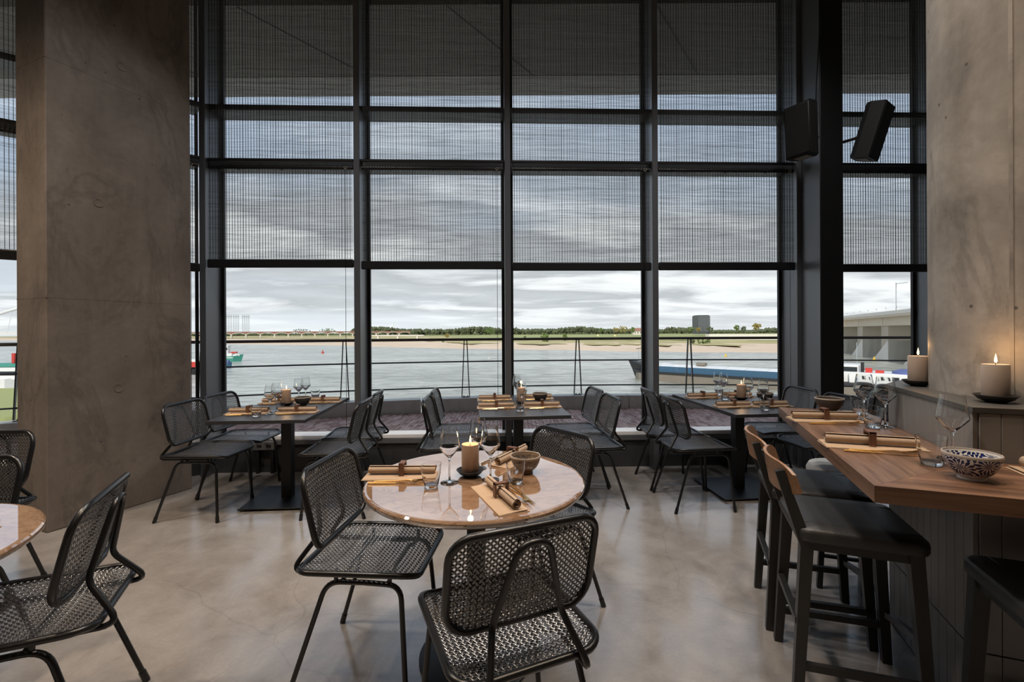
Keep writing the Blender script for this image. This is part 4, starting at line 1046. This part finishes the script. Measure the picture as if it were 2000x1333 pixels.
def setting(x, y, z, ang_, where, side=-1, cut=(.0, .0)):
    Mx = Matrix.Translation((x, y, z)) @ Matrix.Rotation(ang_, 4, 'Z')
    def P(a, b, c): return Mx @ Vector((a, b, c))
    o = one('place_folder', mat_me, P(0, 0, 0), ang_, 'kraft leather folder ' + where, 'place mat', 'kraft leather folders')
    r = empty('napkin_roll', P(0, .012, .0075), ang_); q = bpy.data.objects.new('cloth_roll', roll_me); C.objects.link(q); q.parent = r
    q = bpy.data.objects.new('ring', ring_me); C.objects.link(q); q.parent = r; q.location = (.0, 0, .0); tag(q, 'dark wooden square ring')
    tag(r, 'rolled napkin in wooden ring ' + where, 'napkin', 'rolled napkins in wooden rings')
    one('fork', fork_me, P(cut[0]+.01, side*.076, 0), ang_+.02, 'gold fork ' + where, 'fork', 'gold forks')
    one('knife', knife_me, P(cut[0]-.0, side*.098, 0), ang_-.01, 'gold knife ' + where, 'knife', 'gold knives')
Z = .7505
# round table
setting(-.475, 1.955, Z, 0, 'at the left of the round table in front')
setting(-.055, 1.690, Z, math.atan2(-.92, .39), 'at the near edge of the round table in front', 1)
setting(.01, 2.205, Z, math.atan2(.26, .138), 'at the far edge of the round table in front', 1, (-.03, 0))
tumbler(-.325, 1.815, Z, 'at the left front of the round table'); tumbler(.012, 1.862, Z, 'at the right of the candle on the round table in front')
wine(-.26, 1.872, Z, 'left of the candle on the round table in front'); wine(-.093, 1.905, Z, 'right of the candle on the round table in front'); wine(-.155, 2.065, Z, 'behind the candle on the round table in front')
candle(-.183, 1.965, Z, 'on the round table in front', glow=.6)
bowl_at(.056, 2.005, Z, 'speckle', 'brown speckled stoneware bowl on the round table in front')
# left-edge round table
setting(-1.80, 1.40, Z, R(4), 'on the round table at the left edge', 1)
# window tables
def grid(tname, spots):
    for (x, y), nm in zip(spots, ('near left', 'near right', 'far left', 'far right')): setting(x, y, Z, TY, 'at the %s of the %s window table' % (nm, tname), -1)
grid('left', [(-2.035, 3.51), (-1.675, 3.54), (-2.06, 4.02), (-1.69, 4.06)])
grid('middle', [(-.13, 3.71), (.245, 3.74), (-.16, 4.14), (.22, 4.19)])
grid('right', [(1.80, 3.70), (2.11, 3.715), (1.765, 4.21), (2.10, 4.25)])
T_ = 'on the left window table'
tumbler(-1.895, 3.375, Z, 'at the near edge of the left window table'); tumbler(-1.905, 3.745, Z, 'in front of the candle ' + T_); tumbler(-1.815, 4.20, Z, 'farthest back ' + T_)
wine(-1.845, 3.47, Z, 'nearest the camera ' + T_); wine(-1.862, 3.60, Z, 'second from the camera ' + T_); wine(-1.87, 3.99, Z, 'behind the candle ' + T_); wine(-1.86, 4.10, Z, 'farthest back ' + T_)
candle(-1.92, 3.87, Z, T_, glow=.35); bowl_at(-1.775, 3.86, Z, 'stoneware', 'dark stoneware bowl on the left window table')
T_ = 'on the middle window table'
tumbler(.06, 3.545, Z, 'at the near edge of the middle window table'); tumbler(.09, 4.14, Z, 'farthest back ' + T_)
wine(.075, 3.63, Z, 'nearest the camera ' + T_); wine(.045, 4.05, Z, 'left of the candle ' + T_); wine(.045, 4.26, Z, 'farthest back ' + T_)
candle(.075, 3.90, Z, T_, glow=.3); bowl_at(.245, 4.02, Z, 'stoneware', 'dark stoneware bowl on the middle window table')
T_ = 'on the right window table'
tumbler(1.955, 3.53, Z, 'at the near edge of the right window table'); tumbler(1.90, 4.075, Z, 'left of the candle ' + T_); tumbler(1.985, 4.38, Z, 'farthest back ' + T_)
wine(1.99, 3.615, Z, 'nearest the camera ' + T_); wine(1.965, 3.80, Z, 'second from the camera ' + T_); wine(1.93, 4.165, Z, 'behind the left tumbler ' + T_); wine(1.935, 4.29, Z, 'farthest back ' + T_)
candle(2.04, 4.06, Z, T_, glow=.35); bowl_at(2.20, 3.97, Z, 'stoneware', 'dark stoneware bowl on the right window table')
# bar table
ZB_ = .9305
setting(1.515, 2.205, ZB_, R(-9), 'at the far place on the bar table'); setting(1.338, 1.70, ZB_, BA+R(2), 'at the near place on the bar table')
q = bp(.105, -.215); setting(q.x, q.y, ZB_, BA+R(90), 'at the right edge of the bar table', -1)
bowl_at(1.697, 2.44, ZB_, 'stoneware', 'dark blue stoneware bowl at the far end of the bar table')
q = bp(-.112, -.232); bowl_at(q.x, q.y, ZB_, 'flower', 'white porcelain bowl with blue flowers on the bar table corner')
tumbler(1.795, 2.355, ZB_, 'at the far end of the bar table'); tumbler(1.612, 2.04, ZB_, 'at the middle of the bar table')
q = bp(-.152, -.098); tumbler(q.x, q.y, ZB_, 'behind the blue flowered bowl on the bar table')
q = bp(-.052, .565); wine(q.x, q.y, ZB_, 'against the tiles at the middle of the bar table'); q = bp(-.09, .70); wine(q.x, q.y, ZB_, 'farther back against the tiles on the bar table')
q = bp(-.076, -.046); wine(q.x, q.y, ZB_, 'at the tiled corner of the bar table')
candle(1.870, 2.100, 1.1105, 'on the ledge beside the round column', 'wax2', .22, .130); candle(1.716, 1.618, 1.1105, 'on the ledge in front of the round column', 'wax2', .30, .127)
# socket strip under the left table
ss = empty('socket_box', FX @ Vector((-2.42, -.035, .23))); ss.rotation_euler = (0, 0, FA); tag(ss, 'grey power socket box on the plinth under the left window table', 'socket box')
MB().box((-.11, -.03, 0), (.11, .035, .085), .006).build('housing', M['socket'], ss)
for x in (-.06, .03): MB().box((x, -.034, .03), (x+.045, -.029, .06), .002).build('socket', M['bar'], ss)
for x in (-.08, .06): MB().box((x, -.01, -.23), (x+.03, .02, .0)).build('stand', M['bar'], ss, 0)
